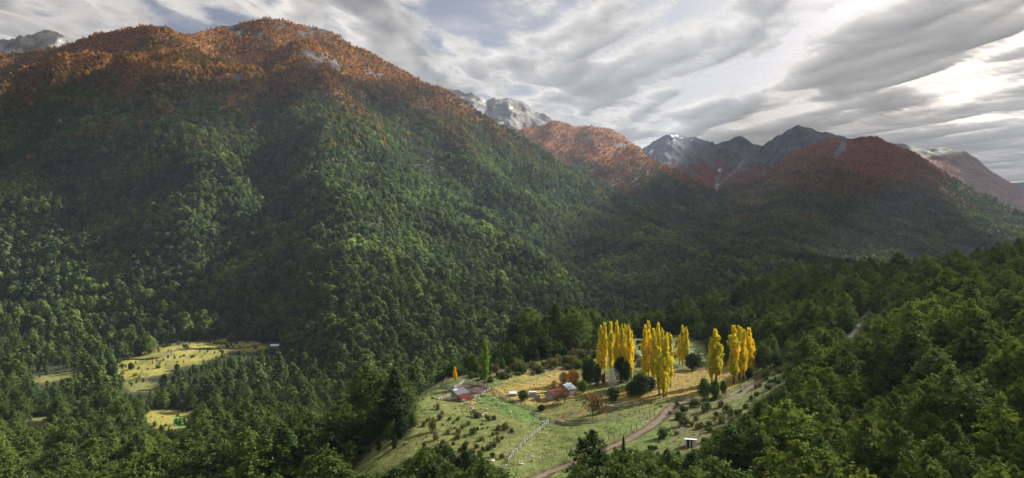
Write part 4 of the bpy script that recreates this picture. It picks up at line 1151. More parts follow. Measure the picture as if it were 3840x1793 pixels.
RS = [(2537,1522,21,DGS),(2602,1526,50,DGS),(2563,1542,36,DGS),(2649,1542,42,DGS),(2550,1572,52,DGS),(2610,1578,28,OLV),(2562,1597,46,DGS),(2488,1640,60,DGS),(2657,1596,32,OLV),(2700,1588,46,OLV),(2690,1562,32,DGS),(2513,1552,17,BRN),
      (2440,1684,26,DGS),(2456,1686,27,DGS),(2652,1610,22,DGS),(2592,1597,32,OLV),(2625,1606,42,OLV),(2660,1620,32,DGS),(2479,1526,11,DGS),(2442,1514,11,DGS),(2680,1575,22,OLV),(2730,1546,42,OLV),(2742,1560,32,DGS),(2700,1526,32,DGS),
      (2836,1457,19,DGS),(2850,1450,25,OLV),(2880,1461,32,OLV),(2870,1416,29,DGS),(2840,1478,19,DGS),(2836,1486,21,DGS),(2872,1426,21,DGS),(2887,1436,25,OLV),(2920,1400,30,OLV),(2940,1420,30,DGS),(2910,1440,34,DGS),(2960,1395,30,DGS),(2780,1470,13,OLV),(2545,1494,13,DGS),
      (2820,1500,26,DGS),(2800,1530,34,OLV),(2770,1560,34,DGS),(2745,1600,36,DGS),(2680,1640,40,OLV),(2640,1660,30,DGS),(2540,1630,22,OLV),(2470,1660,14,BRN),(2960,1440,30,OLV),(2985,1380,26,OLV)]
for i, (a, b, wd, col_) in enumerate(RS):
    zone = 'on the rough slope below the bend of the track' if a < 2760 else 'on the open ground above the track bend at the hillside foot'
    sz = 'tiny' if wd < 18 else ('small' if wd < 31 else 'wide')
    lab = 'largest round dark shrub right of the track, left of the white-roofed hut' if wd == 60 else '%s %s shrub %s' % (sz, cname[col_], zone)
    shrub(a, b, wd, col_, lab, random.uniform(.6, .85), group='shrubs on the rough slopes by the track')
g = np.random.default_rng(77)
nb = 0
while nb < 84:
    a = g.uniform(1760, 2240); lo = np.interp(a, [1760, 1900, 2000, 2100, 2240], [1412, 1385, 1368, 1350, 1325]); hi = np.interp(a, [1760, 1850, 1900, 2000, 2080, 2240], [1438, 1432, 1424, 1408, 1392, 1372])
    b = g.uniform(lo, hi); nb += 1
    col_ = [OLV, DGS, DGS, OLV, BRN][int(g.integers(0, 5))]
    wd = g.uniform(14, 42)
    shrub(a, b, wd, col_, '%s %s shrub in the scrub band behind the yellow field' % ('small' if wd < 26 else 'wide', cname[col_]), float(g.uniform(.6, .95)), group='shrubs of the scrub band behind the yellow field')
for i, (a, b, wd, col_) in enumerate([(2330,1300,30,DGS),(2395,1292,30,DGS),(2375,1330,34,BRN),(2400,1312,26,BRN),(2545,1300,34,DGS),(2535,1345,40,BRN),(2620,1345,30,DGS),(2385,1352,40,OLV),(2400,1372,44,GRY),(2660,1330,36,DGS),(2300,1335,28,OLV),(2240,1340,26,DGS)]):
    shrub(a, b, wd, col_, ['%s shrub on the pale green field seen between the poplars' % cname[col_]][0], .65, group='shrubs on the field behind the poplars')

# ------------------------------------------------------------------ buildings
def box_mesh(name, sx, sy, sz, bev=0.0):
    bm = bmesh.new(); bmesh.ops.create_cube(bm, size=1)
    bmesh.ops.scale(bm, vec=(sx, sy, sz), verts=bm.verts)
    if bev: bmesh.ops.bevel(bm, geom=bm.edges[:], offset=bev, segments=1, affect='EDGES')
    m = D.meshes.new(name); bm.to_mesh(m); bm.free(); return m

def prism_mesh(name, prof, y0, y1):
    """profile in (x, z), extruded along y"""
    n = len(prof); V = [(x, y0, z) for x, z in prof] + [(x, y1, z) for x, z in prof]
    Fs = [tuple(range(n))[::-1], tuple(range(n, 2 * n))] + [(i, (i + 1) % n, n + (i + 1) % n, n + i) for i in range(n)]
    m = D.meshes.new(name); m.from_pydata(V, [], Fs); m.update(); return m

def corr_sheet(name, w, l, amp=.02, waves=9, th=.012):
    """a corrugated sheet, w wide (x), l long (y)"""
    nx = waves * 4 + 1; V = []; Fc = []
    for j in (0, 1):
        for i in range(nx):
            x = w * (i / (nx - 1) - .5); V.append((x, l * (j - .5), amp * math.cos(2 * math.pi * waves * i / (nx - 1)) + th))
    for j in (0, 1):
        for i in range(nx):
            x = w * (i / (nx - 1) - .5); V.append((x, l * (j - .5), amp * math.cos(2 * math.pi * waves * i / (nx - 1)) - th))
    k = 2 * nx
    for i in range(nx - 1):
        Fc.append((i, i + 1, nx + i + 1, nx + i)); Fc.append((k + nx + i, k + nx + i + 1, k + i + 1, k + i))
        Fc.append((k + i, k + i + 1, i + 1, i)); Fc.append((nx + i, nx + i + 1, k + nx + i + 1, k + nx + i))
    Fc.append((0, nx, k + nx, k)); Fc.append((nx - 1, k + nx - 1, k + 2 * nx - 1, 2 * nx - 1))
    m = D.meshes.new(name); m.from_pydata(V, [], Fc); m.update(); return m

PLANK = [box_mesh('plank_mesh', .19, .045, 1.0, .006) for _ in range(1)][0]; PLANK.materials.append(M_WOOD)
M_GREYW = simple_mat('grey_painted_boards', (0.34, 0.335, 0.325), .3, 2.0, .9, stretch=(5, 5, .7))
PLANKW = box_mesh('white_board_mesh', .19, .045, 1.0, .006); PLANKW.materials.append(simple_mat('white_painted_boards', (0.6, 0.6, 0.58), .15, 2.0, .85))
PLANKG = box_mesh('board_mesh', .19, .045, 1.0, .006); PLANKG.materials.append(M_GREYW)

def plank_row(parent, p0, p1, h0, h1, mesh, gap=.0, ragged=.12, skip=(), name='plank', step=.21):
    """vertical planks side by side from p0 to p1 in the parent's space; the height goes from h0 to h1"""
    p0 = Vector(p0); p1 = Vector(p1); L = (p1 - p0).length; n = max(2, int(L / (step + gap)))
    ang = math.atan2(p1.y - p0.y, p1.x - p0.x)
    for i in range(n):
        if i in skip: continue
        q = (i + .5) / n; hh = h0(q) if callable(h0) else h0 + (h1 - h0) * q
        hh += random.uniform(-ragged, ragged * .3)
        p = p0.lerp(p1, q)
        link(name, mesh, None, parent, (p.x + random.uniform(-.01, .01), p.y + random.uniform(-.012, .012), p.z + hh / 2), (random.uniform(-.02, .02), random.uniform(-.015, .015), ang), (L / n / .19 * .96, random.uniform(.8, 1.2), hh))

# shed with a grey and red sheet roof beside the pens: local x runs along the roof edge (away to the right), y up the slope
def shed():
    x, y, z = hit(1734, 1508)
    a = math.atan2(.72, .69)
    t = thing('sheep_shed', 'weathered plank shed with a grey and rusty red sheet roof beside the pens', 'shed', (x, y, z - .1), a)
    W, r1, r2 = 5.6, 2.6, 3.3                           # length along the eaves; run of the red and of the grey roof
    h0, h1, h2 = 1.0, 2.2, 3.7
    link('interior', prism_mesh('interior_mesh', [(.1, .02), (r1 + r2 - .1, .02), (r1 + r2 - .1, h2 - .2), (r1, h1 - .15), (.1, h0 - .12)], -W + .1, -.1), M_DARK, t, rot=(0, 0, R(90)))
    hf = lambda yy: h0 + (h1 - h0) * min(1, yy / r1) if yy < r1 else h1 + (h2 - h1) * (yy - r1) / r2
    tot = r1 + r2
    plank_row(t, (0, 0, 0), (W, 0, 0), h0, h0, PLANK)                                   # low front
    plank_row(t, (0, tot, 0), (0, 0, 0), lambda q: hf((1 - q) * tot) - .08, 0, PLANK, skip=(17, 18, 19))   # side towards the knoll
    plank_row(t, (W, 0, 0), (W, tot, 0), lambda q: hf(q * tot) - .08, 0, PLANK)
    plank_row(t, (W, tot, 0), (0, tot, 0), h2 - .08, h2 - .08, PLANK)
    for p in [(-.06, -.06, h0), (-.06, tot, h2), (W + .06, -.06, h0)]:
        link('corner_post', box_mesh('post_mesh', .16, .16, p[2], .01), M_POST, t, (p[0], p[1], p[2] / 2))
    def roof(y0, z0, y1, z1, n, mat, nm, ex):
        ln = math.hypot(y1 - y0, z1 - z0) + ex; an = math.atan2(z1 - z0, y1 - y0)
        sw = (W + .6) / n
        m = corr_sheet('roof_sheet_mesh', sw * 1.03, ln); m.materials.append(mat)
        for i in range(n):
            link(nm, m, None, t, (-.3 + sw * (i + .5), (y0 + y1) / 2, (z0 + z1) / 2 + .09 + .012 * (i % 2)), (an + random.uniform(-.012, .012), 0, random.uniform(-.01, .01)))
    roof(-.25, h0 - .1, r1, h1, 6, M_RUST, 'red_roof_sheet', .1)
    roof(r1 - .2, h1 + .06, r1 + r2 + .1, h2 + .1, 6, M_ZINC, 'grey_roof_sheet', .1)
    link('pale_patch_sheet', corr_sheet('patch_mesh', 1.9, .9), M_WHITE, t, (1.2, r1 + r2 - .75, h2 - .12 + .16), (math.atan2(h2 - h1, r2), 0, .03))
    for q in (.33, .66):
        link('roof_batten', box_mesh('batten_mesh', W + .5, .05, .04), M_WOOD, t, (W / 2, r1 + r2 * q, h1 + (h2 - h1) * q + .2), (math.atan2(h2 - h1, r2), 0, 0))
    return t
shed()

def gable_house(name, label, corner, ang, L, Wd, he, rise, roof_mat, wall_mesh, sheets, window=True, door=True):
    """local x along the ridge, y across; corner is the near right base corner"""
    x, y, z = corner
    t = thing(name, label, 'house', (x, y, z - .1), ang)
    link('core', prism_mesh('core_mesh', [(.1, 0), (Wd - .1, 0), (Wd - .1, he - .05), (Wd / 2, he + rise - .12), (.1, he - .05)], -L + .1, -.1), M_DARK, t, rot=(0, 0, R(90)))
    gf = lambda q: he + rise * (1 - abs(2 * q - 1)) - .06
    plank_row(t, (0, 0, 0), (L, 0, 0), he, he, wall_mesh, ragged=.02, name='wall_board')
    plank_row(t, (0, Wd, 0), (0, 0, 0), gf, 0, wall_mesh, ragged=.02, name='wall_board')
    plank_row(t, (L, 0, 0), (L, Wd, 0), gf, 0, wall_mesh, ragged=.02, name='wall_board')
    plank_row(t, (L, Wd, 0), (0, Wd, 0), he, he, wall_mesh, ragged=.02, name='wall_board')
    ln = math.hypot(Wd / 2, rise) + .35; an = math.atan2(rise, Wd / 2); sw = (L + .5) / sheets
    m = corr_sheet('roof_sheet_mesh', sw * 1.03, ln); m.materials.append(roof_mat)
    for s in (0, 1):
        for i in range(sheets):
            yy = Wd / 4 - .1 if s == 0 else Wd * .75 + .1
            link('roof_sheet', m, None, t, (-.25 + sw * (i + .5), yy, he + rise / 2 + .07 + .012 * (i % 2)), (an if s == 0 else -an, 0, 0))
    link('ridge_cap', prism_mesh('ridge_mesh', [(-.16, -.07), (0, .03), (.16, -.07), (.16, -.05), (0, .06), (-.16, -.05)], -L / 2 - .27, L / 2 + .27), roof_mat, t, (L / 2, Wd / 2, he + rise + .12), (0, 0, R(-90)))
    for s in (0, 1):
        link('barge_board', box_mesh('barge_mesh', .04, ln, .14), M_POST, t, (-.27, Wd / 4 - .1 if s == 0 else Wd * .75 + .1, he + rise / 2 + .01), (an if s == 0 else -an, 0, 0))
    if window:
        w = link('window', box_mesh('window_frame_mesh', .06, .8, .8, .01), M_WHITE, t, (-.035, Wd * .62, 1.15))
        link('pane', box_mesh('pane_mesh', .02, .62, .62), M_DARK, w, (-.03, 0, 0))
        w = link('window', box_mesh('window_frame_mesh', .7, .06, .7, .01), M_WHITE, t, (L * .35, -.035, 1.15))
        link('pane', box_mesh('pane_mesh', .54, .02, .54), M_DARK, w, (0, -.03, 0))
    if door:
        d = link('door', box_mesh('door_mesh', .85, .06, 1.75, .01), M_WOOD, t, (L * .68, -.04, .9))
        link('handle', box_mesh('handle_mesh', .04, .06, .12), M_DARK, d, (.33, -.05, 0))
    return t
hx, hy, hz = hit(2075, 1503)
HA = R(41)
gable_house('farmhouse', 'small grey board farmhouse with a rusty red gabled roof', (hx, hy, hz), HA, 7.4, 4.7, 1.95, 1.55, M_RUST, PLANKG, 8)
dx, dy = math.cos(HA), math.sin(HA)
p2 = (hx + dx * 8.2 - dy * -.2, hy + dy * 8.2 + dx * -.2)
gable_house('storehouse', 'taller board house with a pale blue-white sheet roof behind the red-roofed one', (p2[0], p2[1], float(ground_z(np.array([p2[0]]), np.array([p2[1]]))[0])), HA + R(6), 4.4, 5.6, 2.75, 1.55, M_WHITE, PLANK, 5, window=False)

def hut(name, label, u, v, ang, sx, sy, h, slope, wall, roof, cat='hut', open_front=False):
    x, y, z = hit(u, v)
    t = thing(name, label, cat, (x, y, z - .06), ang)
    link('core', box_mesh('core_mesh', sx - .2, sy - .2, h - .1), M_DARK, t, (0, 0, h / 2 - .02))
    for (a, b) in [((-sx/2, -sy/2, 0), (sx/2, -sy/2, 0)), ((-sx/2, sy/2, 0), (-sx/2, -sy/2, 0)), ((sx/2, -sy/2, 0), (sx/2, sy/2, 0)), ((sx/2, sy/2, 0), (-sx/2, sy/2, 0))]:
        sk = (2, 3, 4, 7, 8) if open_front and a[1] == b[1] == -sy/2 else ()
        plank_row(t, a, b, h, h, wall, ragged=.03, name='wall_board', skip=sk)
    n = max(2, int(sx / .9)); sw = (sx + .4) / n; m = corr_sheet('roof_sheet_mesh', sw * 1.03, sy + .5); m.materials.append(roof)
    for i in range(n): link('roof_sheet', m, None, t, (-sx/2 - .2 + sw * (i + .5), 0, h + .1 + .01 * (i % 2)), (slope, 0, 0))
    return t
hut('outhouse', 'small outhouse with a flat white roof left of the farmhouse', 1998, 1486, R(4), 2.4, 2.0, 1.75, R(-3), PLANKG, M_WHITE)
hut('pale_roofed_hut', 'low hut with a pale grey roof half hidden behind the round bush', 1924, 1484, R(8), 2.4, 2.2, 1.2, R(8), PLANKG, M_WHITE)
hut('field_hut', 'little hut with a white sheet roof and open front near the bottom trees', 2590, 1672, R(-12), 3.0, 2.4, 1.9, R(-9), PLANKW, M_WHITE, open_front=True)
x, y, z = hit(2014, 1500)
t = thing('sheet_screen', 'upright pale corrugated sheet screen in front of the outhouse', 'screen', (x, y, z), R(-18))
for i in range(3): link('sheet', corr_sheet('screen_sheet_mesh', .76, 1.9), M_ZINC, t, (-.74 + .74 * i, .012 * (i % 2), .95), (R(90), 0, 0))
for s in (-1, 1): link('post', box_mesh('post_mesh', .1, .1, 2.0), M_POST, t, (s * 1.15, .1, 1.0))
xb, yb, zb = (-.0, 0, 0)
def far_hut():
    Yd = 868.0; x = (1030 - CU) / F * Yd; z = float(ground_z(np.array([x]), np.array([Yd]))[0])
    t = thing('valley_hut', 'low hut with a shining white roof in the far left valley meadow', 'hut', (x, Yd, z), R(12))
    link('wall', box_mesh('wall_mesh', 8.6, 5.0, 2.2), M_WOOD, t, (0, 0, 1.1))
    m = corr_sheet('roof_sheet_mesh', 2.4, 5.8, .03); m.materials.append(M_WHITE)
    for i in range(4): link('roof_sheet', m, None, t, (-3.4 + 2.32 * i, 0, 2.75), (R(14), 0, 0))
far_hut()

# ------------------------------------------------------------------ fences
POSTM = tubes_mesh('post_mesh', [([(0, 0, -.3), (0, 0, .6), (0, 0, 1.0)], [.085, .08, .07], 6)]); POSTM.materials.append(M_POST)
POSTL = tubes_mesh('post_mesh', [([(0, 0, -.3), (0, 0, .6), (0, 0, 1.0)], [.085, .08, .07], 6)]); POSTL.materials.append(M_RAIL)
RAILM = box_mesh('rail_mesh', 1.0, .05, .15, .008); RAILM.materials.append(M_RAIL)
WIRE = tubes_mesh('wire_mesh', [([(-.5, 0, 0), (.5, 0, 0)], [.006, .006], 4)]); WIRE.materials.append(M_ZINC)

def fence(name, label, uv, spacing=2.6, rails=(.35, .75, 1.15), post_h=1.35, cat='fence', style='rail', post=POSTM, jit=.06, group=None, wires=0):
    pts = [Vector(hit(a, b)[:2]) for a, b in uv]
    line = []; 
    for a, b in zip(pts[:-1], pts[1:]):
        n = max(1, round((b - a).length / spacing))
        line += [a.lerp(b, i / n) for i in range(n)]
    line.append(pts[-1])
    zs = ground_z(np.array([p.x for p in line]), np.array([p.y for p in line]))
    t = thing(name, label, cat, (line[0].x, line[0].y, float(zs[0])), 0, group)
    o = Vector((line[0].x, line[0].y, float(zs[0])))
    W = [Vector((p.x + random.uniform(-.08, .08), p.y + random.uniform(-.08, .08), float(z_))) for p, z_ in zip(line, zs)]
    for p in W:
        link('post', post, None, t, p - o, (random.uniform(-jit, jit), random.uniform(-jit, jit), random.uniform(0, 3)), (random.uniform(.9, 1.3),) * 2 + (post_h * random.uniform(.88, 1.15),))
    for a, b in zip(W[:-1], W[1:]):
        d = b - a; L = d.length; ang = math.atan2(d.y, d.x); pit = -math.asin(max(-1, min(1, d.z / L)))
        if style == 'rail':
            for r_ in rails:
                if random.random() < .06: continue
                link('rail', RAILM, None, t, (a + b) / 2 - o + Vector((math.sin(ang) * .1, -math.cos(ang) * .1, r_ + random.uniform(-.07, .07))), (random.uniform(-.05, .05), pit + random.uniform(-.04, .04), ang), (L * 1.04, 1, random.uniform(.8, 1.35)))
        elif style == 'pale':
            n = int(L / .17)
            for i in range(n):
                q = (i + .5) / n; hh = post_h * random.uniform(.72, 1.0)
                link('pale', PLANK, None, t, a.lerp(b, q) - o + Vector((0, 0, hh / 2 - .05)), (random.uniform(-.07, .07), random.uniform(-.06, .06), ang), (.8, 1, hh))
        for k in range(wires):
            link('wire', WIRE, None, t, (a + b) / 2 - o + Vector((0, 0, .35 + .35 * k)), (0, pit, ang), (L, 1, 1))
    return t
fence('rail_fence', 'grey rail fence running diagonally down the pasture', [(2060,1588),(2030,1612),(2000,1637),(1965,1668),(1935,1695),(1905,1738)], 2.4, (.3, .62, .94, 1.22), 1.5)
fence('rail_fence', 'rail fence round the back of the muddy pen', [(1697,1462),(1722,1448),(1738,1436),(1743,1433),(1775,1440),(1806,1447),(1842,1461)], 2.6, (.3, .6, .9, 1.2), 1.5)
fence('rail_fence', 'rail fence on the near side of the muddy pen, ending at the shed', [(1843,1463),(1815,1478),(1790,1489),(1772,1500)], 2.4, (.25, .55, .85, 1.15), 1.45)
fence('rail_fence', 'rail fence dividing the muddy pen', [(1738,1462),(1770,1468),(1806,1477)], 2.6, (.3, .6, .9, 1.15), 1.35)
fence('board_fence', 'low board fence behind the grassy paddock left of the shed', [(1657,1449),(1675,1453),(1697,1461)], 1.8, (.2, .4, .6, .8, 1.0), 1.3)
fence('rail_fence', 'rail fence between the green strip and the yellow field', [(1845,1460),(1862,1473),(1885,1490),(1910,1503),(1940,1516),(1968,1526),(1998,1540)], 2.6, (.3, .62, .95, 1.25), 1.4)
fence('rail_fence', 'stacked rail fence at the left corner of the garden', [(1994,1550),(2015,1562),(2040,1573),(2062,1578),(2082,1584)], 2.6, (.15, .35, .55, .75), 1.0)
fence('paling_fence', 'close paling fence curving along the front of the garden', [(2082,1586),(2105,1592),(2130,1596),(2155,1597),(2176,1596)], 2.4, (), 1.15, style='pale')
fence('rail_fence', 'rail fence along the right front of the garden', [(2176,1596),(2200,1592),(2216,1588),(2240,1582),(2268,1574)], 2.6, (.25, .5, .75), 1.3, post=POSTL)
fence('wire_fence', 'leaning pale posts where the garden fence climbs right', [(2268,1574),(2290,1562),(2310,1550),(2336,1538),(2362,1530)], 2.8, (), 1.35, style='wire', wires=2, post=POSTL, jit=.16)
fence('paling_fence', 'leaning paling fence on the slope left of the shed', [(1643,1500),(1660,1494),(1688,1484)], 2.4, (), 1.5, style='pale', jit=.1)
fence('wire_fence', 'post and wire fence on the far rim of the mound left of the pens', [(1585,1492),(1603,1478),(1617,1470),(1634,1462),(1652,1452)], 3.2, (), 1.4, style='wire', wires=2)
fence('wire_fence', 'pale posts standing on the top of the mound behind the shed', [(1667,1437),(1672,1428),(1678,1427),(1687,1427)], 1.6, (), 1.6, style='wire', wires=1, post=POSTL)
fence('wire_fence', 'row of dark fence posts along the lower track', [(1943,1745),(1996,1732),(2036,1722),(2081,1710),(2125,1697)], 4.4, (), 1.5, style='wire', wires=3)
fence('wire_fence', 'post and wire fence beside the climbing track', [(2282,1650),(2304,1648),(2325,1632),(2347,1625),(2368,1615),(2386,1608),(2405,1596),(2420,1585),(2438,1566),(2454,1556)], 3.0, (), 1.5, style='wire', wires=3)
fence('wire_fence', 'fence of thin posts crossing the slope above the track', [(2362,1557),(2397,1548),(2437,1546),(2455,1560)], 3.6, (), 1.3, style='wire', wires=2)
fence('rail_fence', 'rail fence along the field edge by the track trees', [(2445,1512),(2475,1503),(2500,1502),(2540,1499),(2565,1499),(2594,1500),(2630,1504)], 3.0, (.35, .75), 1.45)
fence('wire_fence', 'row of posts under the right-hand poplars along the track', [(2690,1493),(2722,1484),(2745,1470),(2765,1460),(2785,1447),(2802,1435),(2823,1420),(2836,1410)], 2.6, (.5,), 1.5, style='rail')
fence('wire_fence', 'short posts in the middle of the yellow field', [(2535,1458),(2560,1456),(2586,1454)], 2.6, (), 1.1, style='wire', wires=1)
fence('rail_fence', 'rail fence at the far edge of the yellow field behind the poplars', [(2500,1390),(2530,1384),(2560,1388),(2600,1388),(2650,1384),(2715,1382),(2740,1384)], 3.4, (.4, .8), 1.4)
fence('rail_fence', 'old pale rail fence across the scrub behind the yellow field', [(2030,1398),(2060,1392),(2090,1388),(2120,1382),(2150,1376)], 3.0, (.3, .7), 1.3, post=POSTL)
x, y, z = hit(2322, 1562)
t = thing('broken_hurdle', 'broken pale wooden hurdle leaning on the slope right of the garden', 'hurdle', (x, y, z), R(30))
for i in range(5): link('plank', PLANKG, None, t, (-.6 + .3 * i, random.uniform(-.1, .1), .5), (random.uniform(-.3, .3), random.uniform(-.25, .25), 0), (1.1, 1, random.uniform(.9, 1.3)))

# ------------------------------------------------------------------ dirt track
def road():
    pts = densify(_road_xy, 3); n = len(pts); V = []; Fc = []; prof = [-1.35, -1.1, -.8, -.4, 0, .4, .8, 1.1, 1.35]
    dep = [.05, .03, -.06, .02, .07, .02, -.06, .03, .05]
    for i, p in enumerate(pts):
        a = np.array(pts[max(i - 1, 0)]); b = np.array(pts[min(i + 1, n - 1)]); d = (b - a) / (np.linalg.norm(b - a) + 1e-9); nr = np.array([-d[1], d[0]])
        wv = 1 + .12 * math.sin(i * .37) + .1 * math.sin(i * 1.1)
        for s, q in zip(prof, dep):
            c = np.array(p) + nr * s * wv * (1.15 if abs(s) > 1.5 else 1); V.append((c[0], c[1], q))
    V = np.array(V); V[:, 2] += ground_z(V[:, 0], V[:, 1]) + .05 + .03 * noise2(V[:, 0] * 2, V[:, 1] * 2, 9)
    m = len(prof)
    for i in range(n - 1):
        for j in range(m - 1): Fc.append((i*m + j, i*m + j + 1, (i+1)*m + j + 1, (i+1)*m + j))
    mt, nt, out = new_mat('dirt_track')
    n1 = noise_node(nt, .8, 6, .7); n2 = noise_node(nt, 5, 4, .7)
    c = ramp(nt, n1, [(.3, (.10, .072, .045)), (.55, (.15, .115, .074)), (.75, (.20, .165, .115))])
    c = mix_col(nt, 'MULTIPLY', 1.0, c, ramp(nt, n2, [(.3, (.75, .74, .72)), (.7, (1.2, 1.2, 1.2))]))
    b = N(nt, 'ShaderNodeBsdfPrincipled'); b.inputs['Roughness'].default_value = .95; nt.links.new(c, b.inputs['Base Color'])
    bp = N(nt, 'ShaderNodeBump'); bp.inputs['Distance'].default_value = .08; nt.links.new(n2, bp.inputs['Height']); nt.links.new(bp.outputs[0], b.inputs['Normal'])
    nt.links.new(b.outputs[0], out.inputs['Surface'])
    tag(link('dirt_road', np_mesh('dirt_road', V, np.array(Fc), None, True), mt), 'rutted brown dirt track climbing from the bottom to the right-hand poplars', kind='structure')
road()

# ------------------------------------------------------------------ sheep
def skin_mesh(name, verts, edges, radii, root=0):
    m = D.meshes.new(name); m.from_pydata([Vector(v) for v in verts], edges, []); m.update()
    o = D.objects.new(name, m); COL.objects.link(o)
    md = o.modifiers.new('skin', 'SKIN'); md.use_smooth_shade = True
    for i, s in enumerate(m.skin_vertices[0].data):
        r_ = radii[i]; s.radius = r_ if isinstance(r_, tuple) else (r_, r_); s.use_root = (i == root)
    sb = o.modifiers.new('sub', 'SUBSURF'); sb.levels = 2; sb.render_levels = 2
    dg = bpy.context.evaluated_depsgraph_get()
    me = D.meshes.new_from_object(o.evaluated_get(dg)); me.name = name
    D.objects.remove(o); D.meshes.remove(m)
    return me
def sheep_mesh(kind):
    if kind == 'graze': head = [(.55, 0, .60), (.74, 0, .36), (.86, 0, .14)]; 
    else: head = [(.58, 0, .78), (.74, 0, .92), (.93, 0, .88)]
    lg = .62 if kind != 'lie' else .30
    zb = .58 if kind != 'lie' else .33
    dz = zb - .58
    V = [(0, 0, zb), (.36, 0, zb + .02), (-.38, 0, zb + .02), (-.52, 0, zb + .05)] + [(a, b, c + dz) for a, b, c in head]
    E = [(0, 1), (0, 2), (2, 3), (1, 4), (4, 5), (5, 6)]
    Rr = [.27, .245, .25, .12, .14, .09, .06]
    for sx, b in ((.34, 1), (-.36, 2)):
        for sy in (-1, 1):
            i = len(V)
            V += [(sx, sy * .13, zb - .26), (sx + (.03 if sx > 0 else -.04), sy * .13, max(.02, zb - .44)), (sx, sy * .13, 0.0 if kind != 'lie' else .02)]
            E += [(b, i), (i, i + 1), (i + 1, i + 2)]; Rr += [.085, .05, .04]
    m = skin_mesh('sheep_mesh', V, E, Rr); m.materials.append(M_WOOL)
    return m
SHEEP = {k: sheep_mesh(k) for k in ('graze', 'stand', 'lie')}
sheep = [(1808,1487,'stand',0,'sheep at the left of the three huddled by the pen fence'),(1813,1484,'graze',200,'sheep behind in the huddle of three by the pen fence'),(1821,1486,'stand',180,'sheep at the right of the three huddled by the pen fence'),
 (1862,1493,'graze',160,'lone sheep on the green strip nearest the red earth patch'),(1853,1502,'stand',200,'sheep on the green strip just below the one by the red earth'),(1798,1503,'stand',90,'sheep facing the shed just right of the firewood heap'),
 (1805,1513,'lie',180,'sheep lying down right of the firewood heap'),(1868,1517,'graze',190,'sheep in the middle of the green strip'),(1889,1523,'graze',200,'rightmost sheep on the green strip'),
 (1676,1499,'lie',170,'left sheep of the pair at the shed wall on the knoll rim'),(1685,1497,'stand',180,'right sheep of the pair at the shed wall on the knoll rim'),(1704,1501,'graze',200,'sheep alone under the left shed wall'),
 (1738,1508,'graze',180,'sheep touching the left end of the firewood heap'),(1752,1518,'graze',200,'sheep just below the firewood heap'),(1731,1524,'stand',100,'sheep facing away at the left of the scattered flock on the knoll'),(1772,1525,'graze',180,'sheep below the firewood heap, upper of three in a line'),
 (1769,1535,'graze',200,'middle sheep of three in a line on the knoll'),(1777,1544,'graze',210,'lowest sheep of three in a line on the knoll'),(1824,1543,'graze',200,'sheep alone on the knoll below the green strip'),
 (1779,1508,'stand',170,'sheep at the right end of the firewood heap'),(1817,1560,'stand',30,'upper sheep of the pair by the grey shrubs'),(1810,1564,'graze',215,'lower sheep of the pair by the grey shrubs'),(1915,1553,'stand',100,'sheep alone on the grass right of the shrubs'),
 (2004,1590,'stand',0,'left sheep of the pair at the top of the diagonal fence'),(2035,1591,'stand',10,'right sheep of the pair at the top of the diagonal fence'),(1774,1543,'stand',80,'small sheep close behind the lowest of the line on the knoll')]
for i, (a, b, k, rz, lab) in enumerate(sheep):
    x, y, z = hit(a, b)
    s = 1.22 * random.uniform(.94, 1.06)
    o = link('sheep', SHEEP[k], None, None, (x, y, z), (0, 0, R(rz + random.uniform(-12, 12))), (s, s, s))
    tag(o, 'cream ' + lab, 'sheep', 'sheep grazing on the terrace')

# ------------------------------------------------------------------ firewood, logs, stones
LOG = tubes_mesh('log_mesh', [([(-.5, 0, 0), (0, 0, .01), (.5, 0, 0)], [.09, .1, .085], 7)]); 
def cap(m):
    bm = bmesh.new(); bm.from_mesh(m); bmesh.ops.holes_fill(bm, edges=bm.edges[:], sides=12); bm.to_mesh(m); bm.free(); return m
cap(LOG); LOGC = LOG.copy(); LOGC.materials.append(M_CUT); LOG.materials.append(M_PALE)
x, y, z = hit(1764, 1513)
g = np.random.default_rng(3)
for i in range(70):
    px, py = g.normal(0, 1.15), g.normal(0, .55)
    hz = max(0, .75 * math.exp(-(px / 1.2) ** 2 - (py / .7) ** 2)) * g.uniform(.3, 1)
    gz = float(ground_z(np.array([x + px]), np.array([y + py]))[0])
    o = link('firewood_log', LOGC, None, None, (x + px, y + py, gz + .08 + hz), (0, g.uniform(-.4, .4), g.uniform(0, 3.1)), (g.uniform(.35, .6), g.uniform(.9, 1.4), g.uniform(.9, 1.4)))
    tag(o, 'split yellow firewood log in the heap in front of the shed', 'log', 'firewood heap in front of the shed')
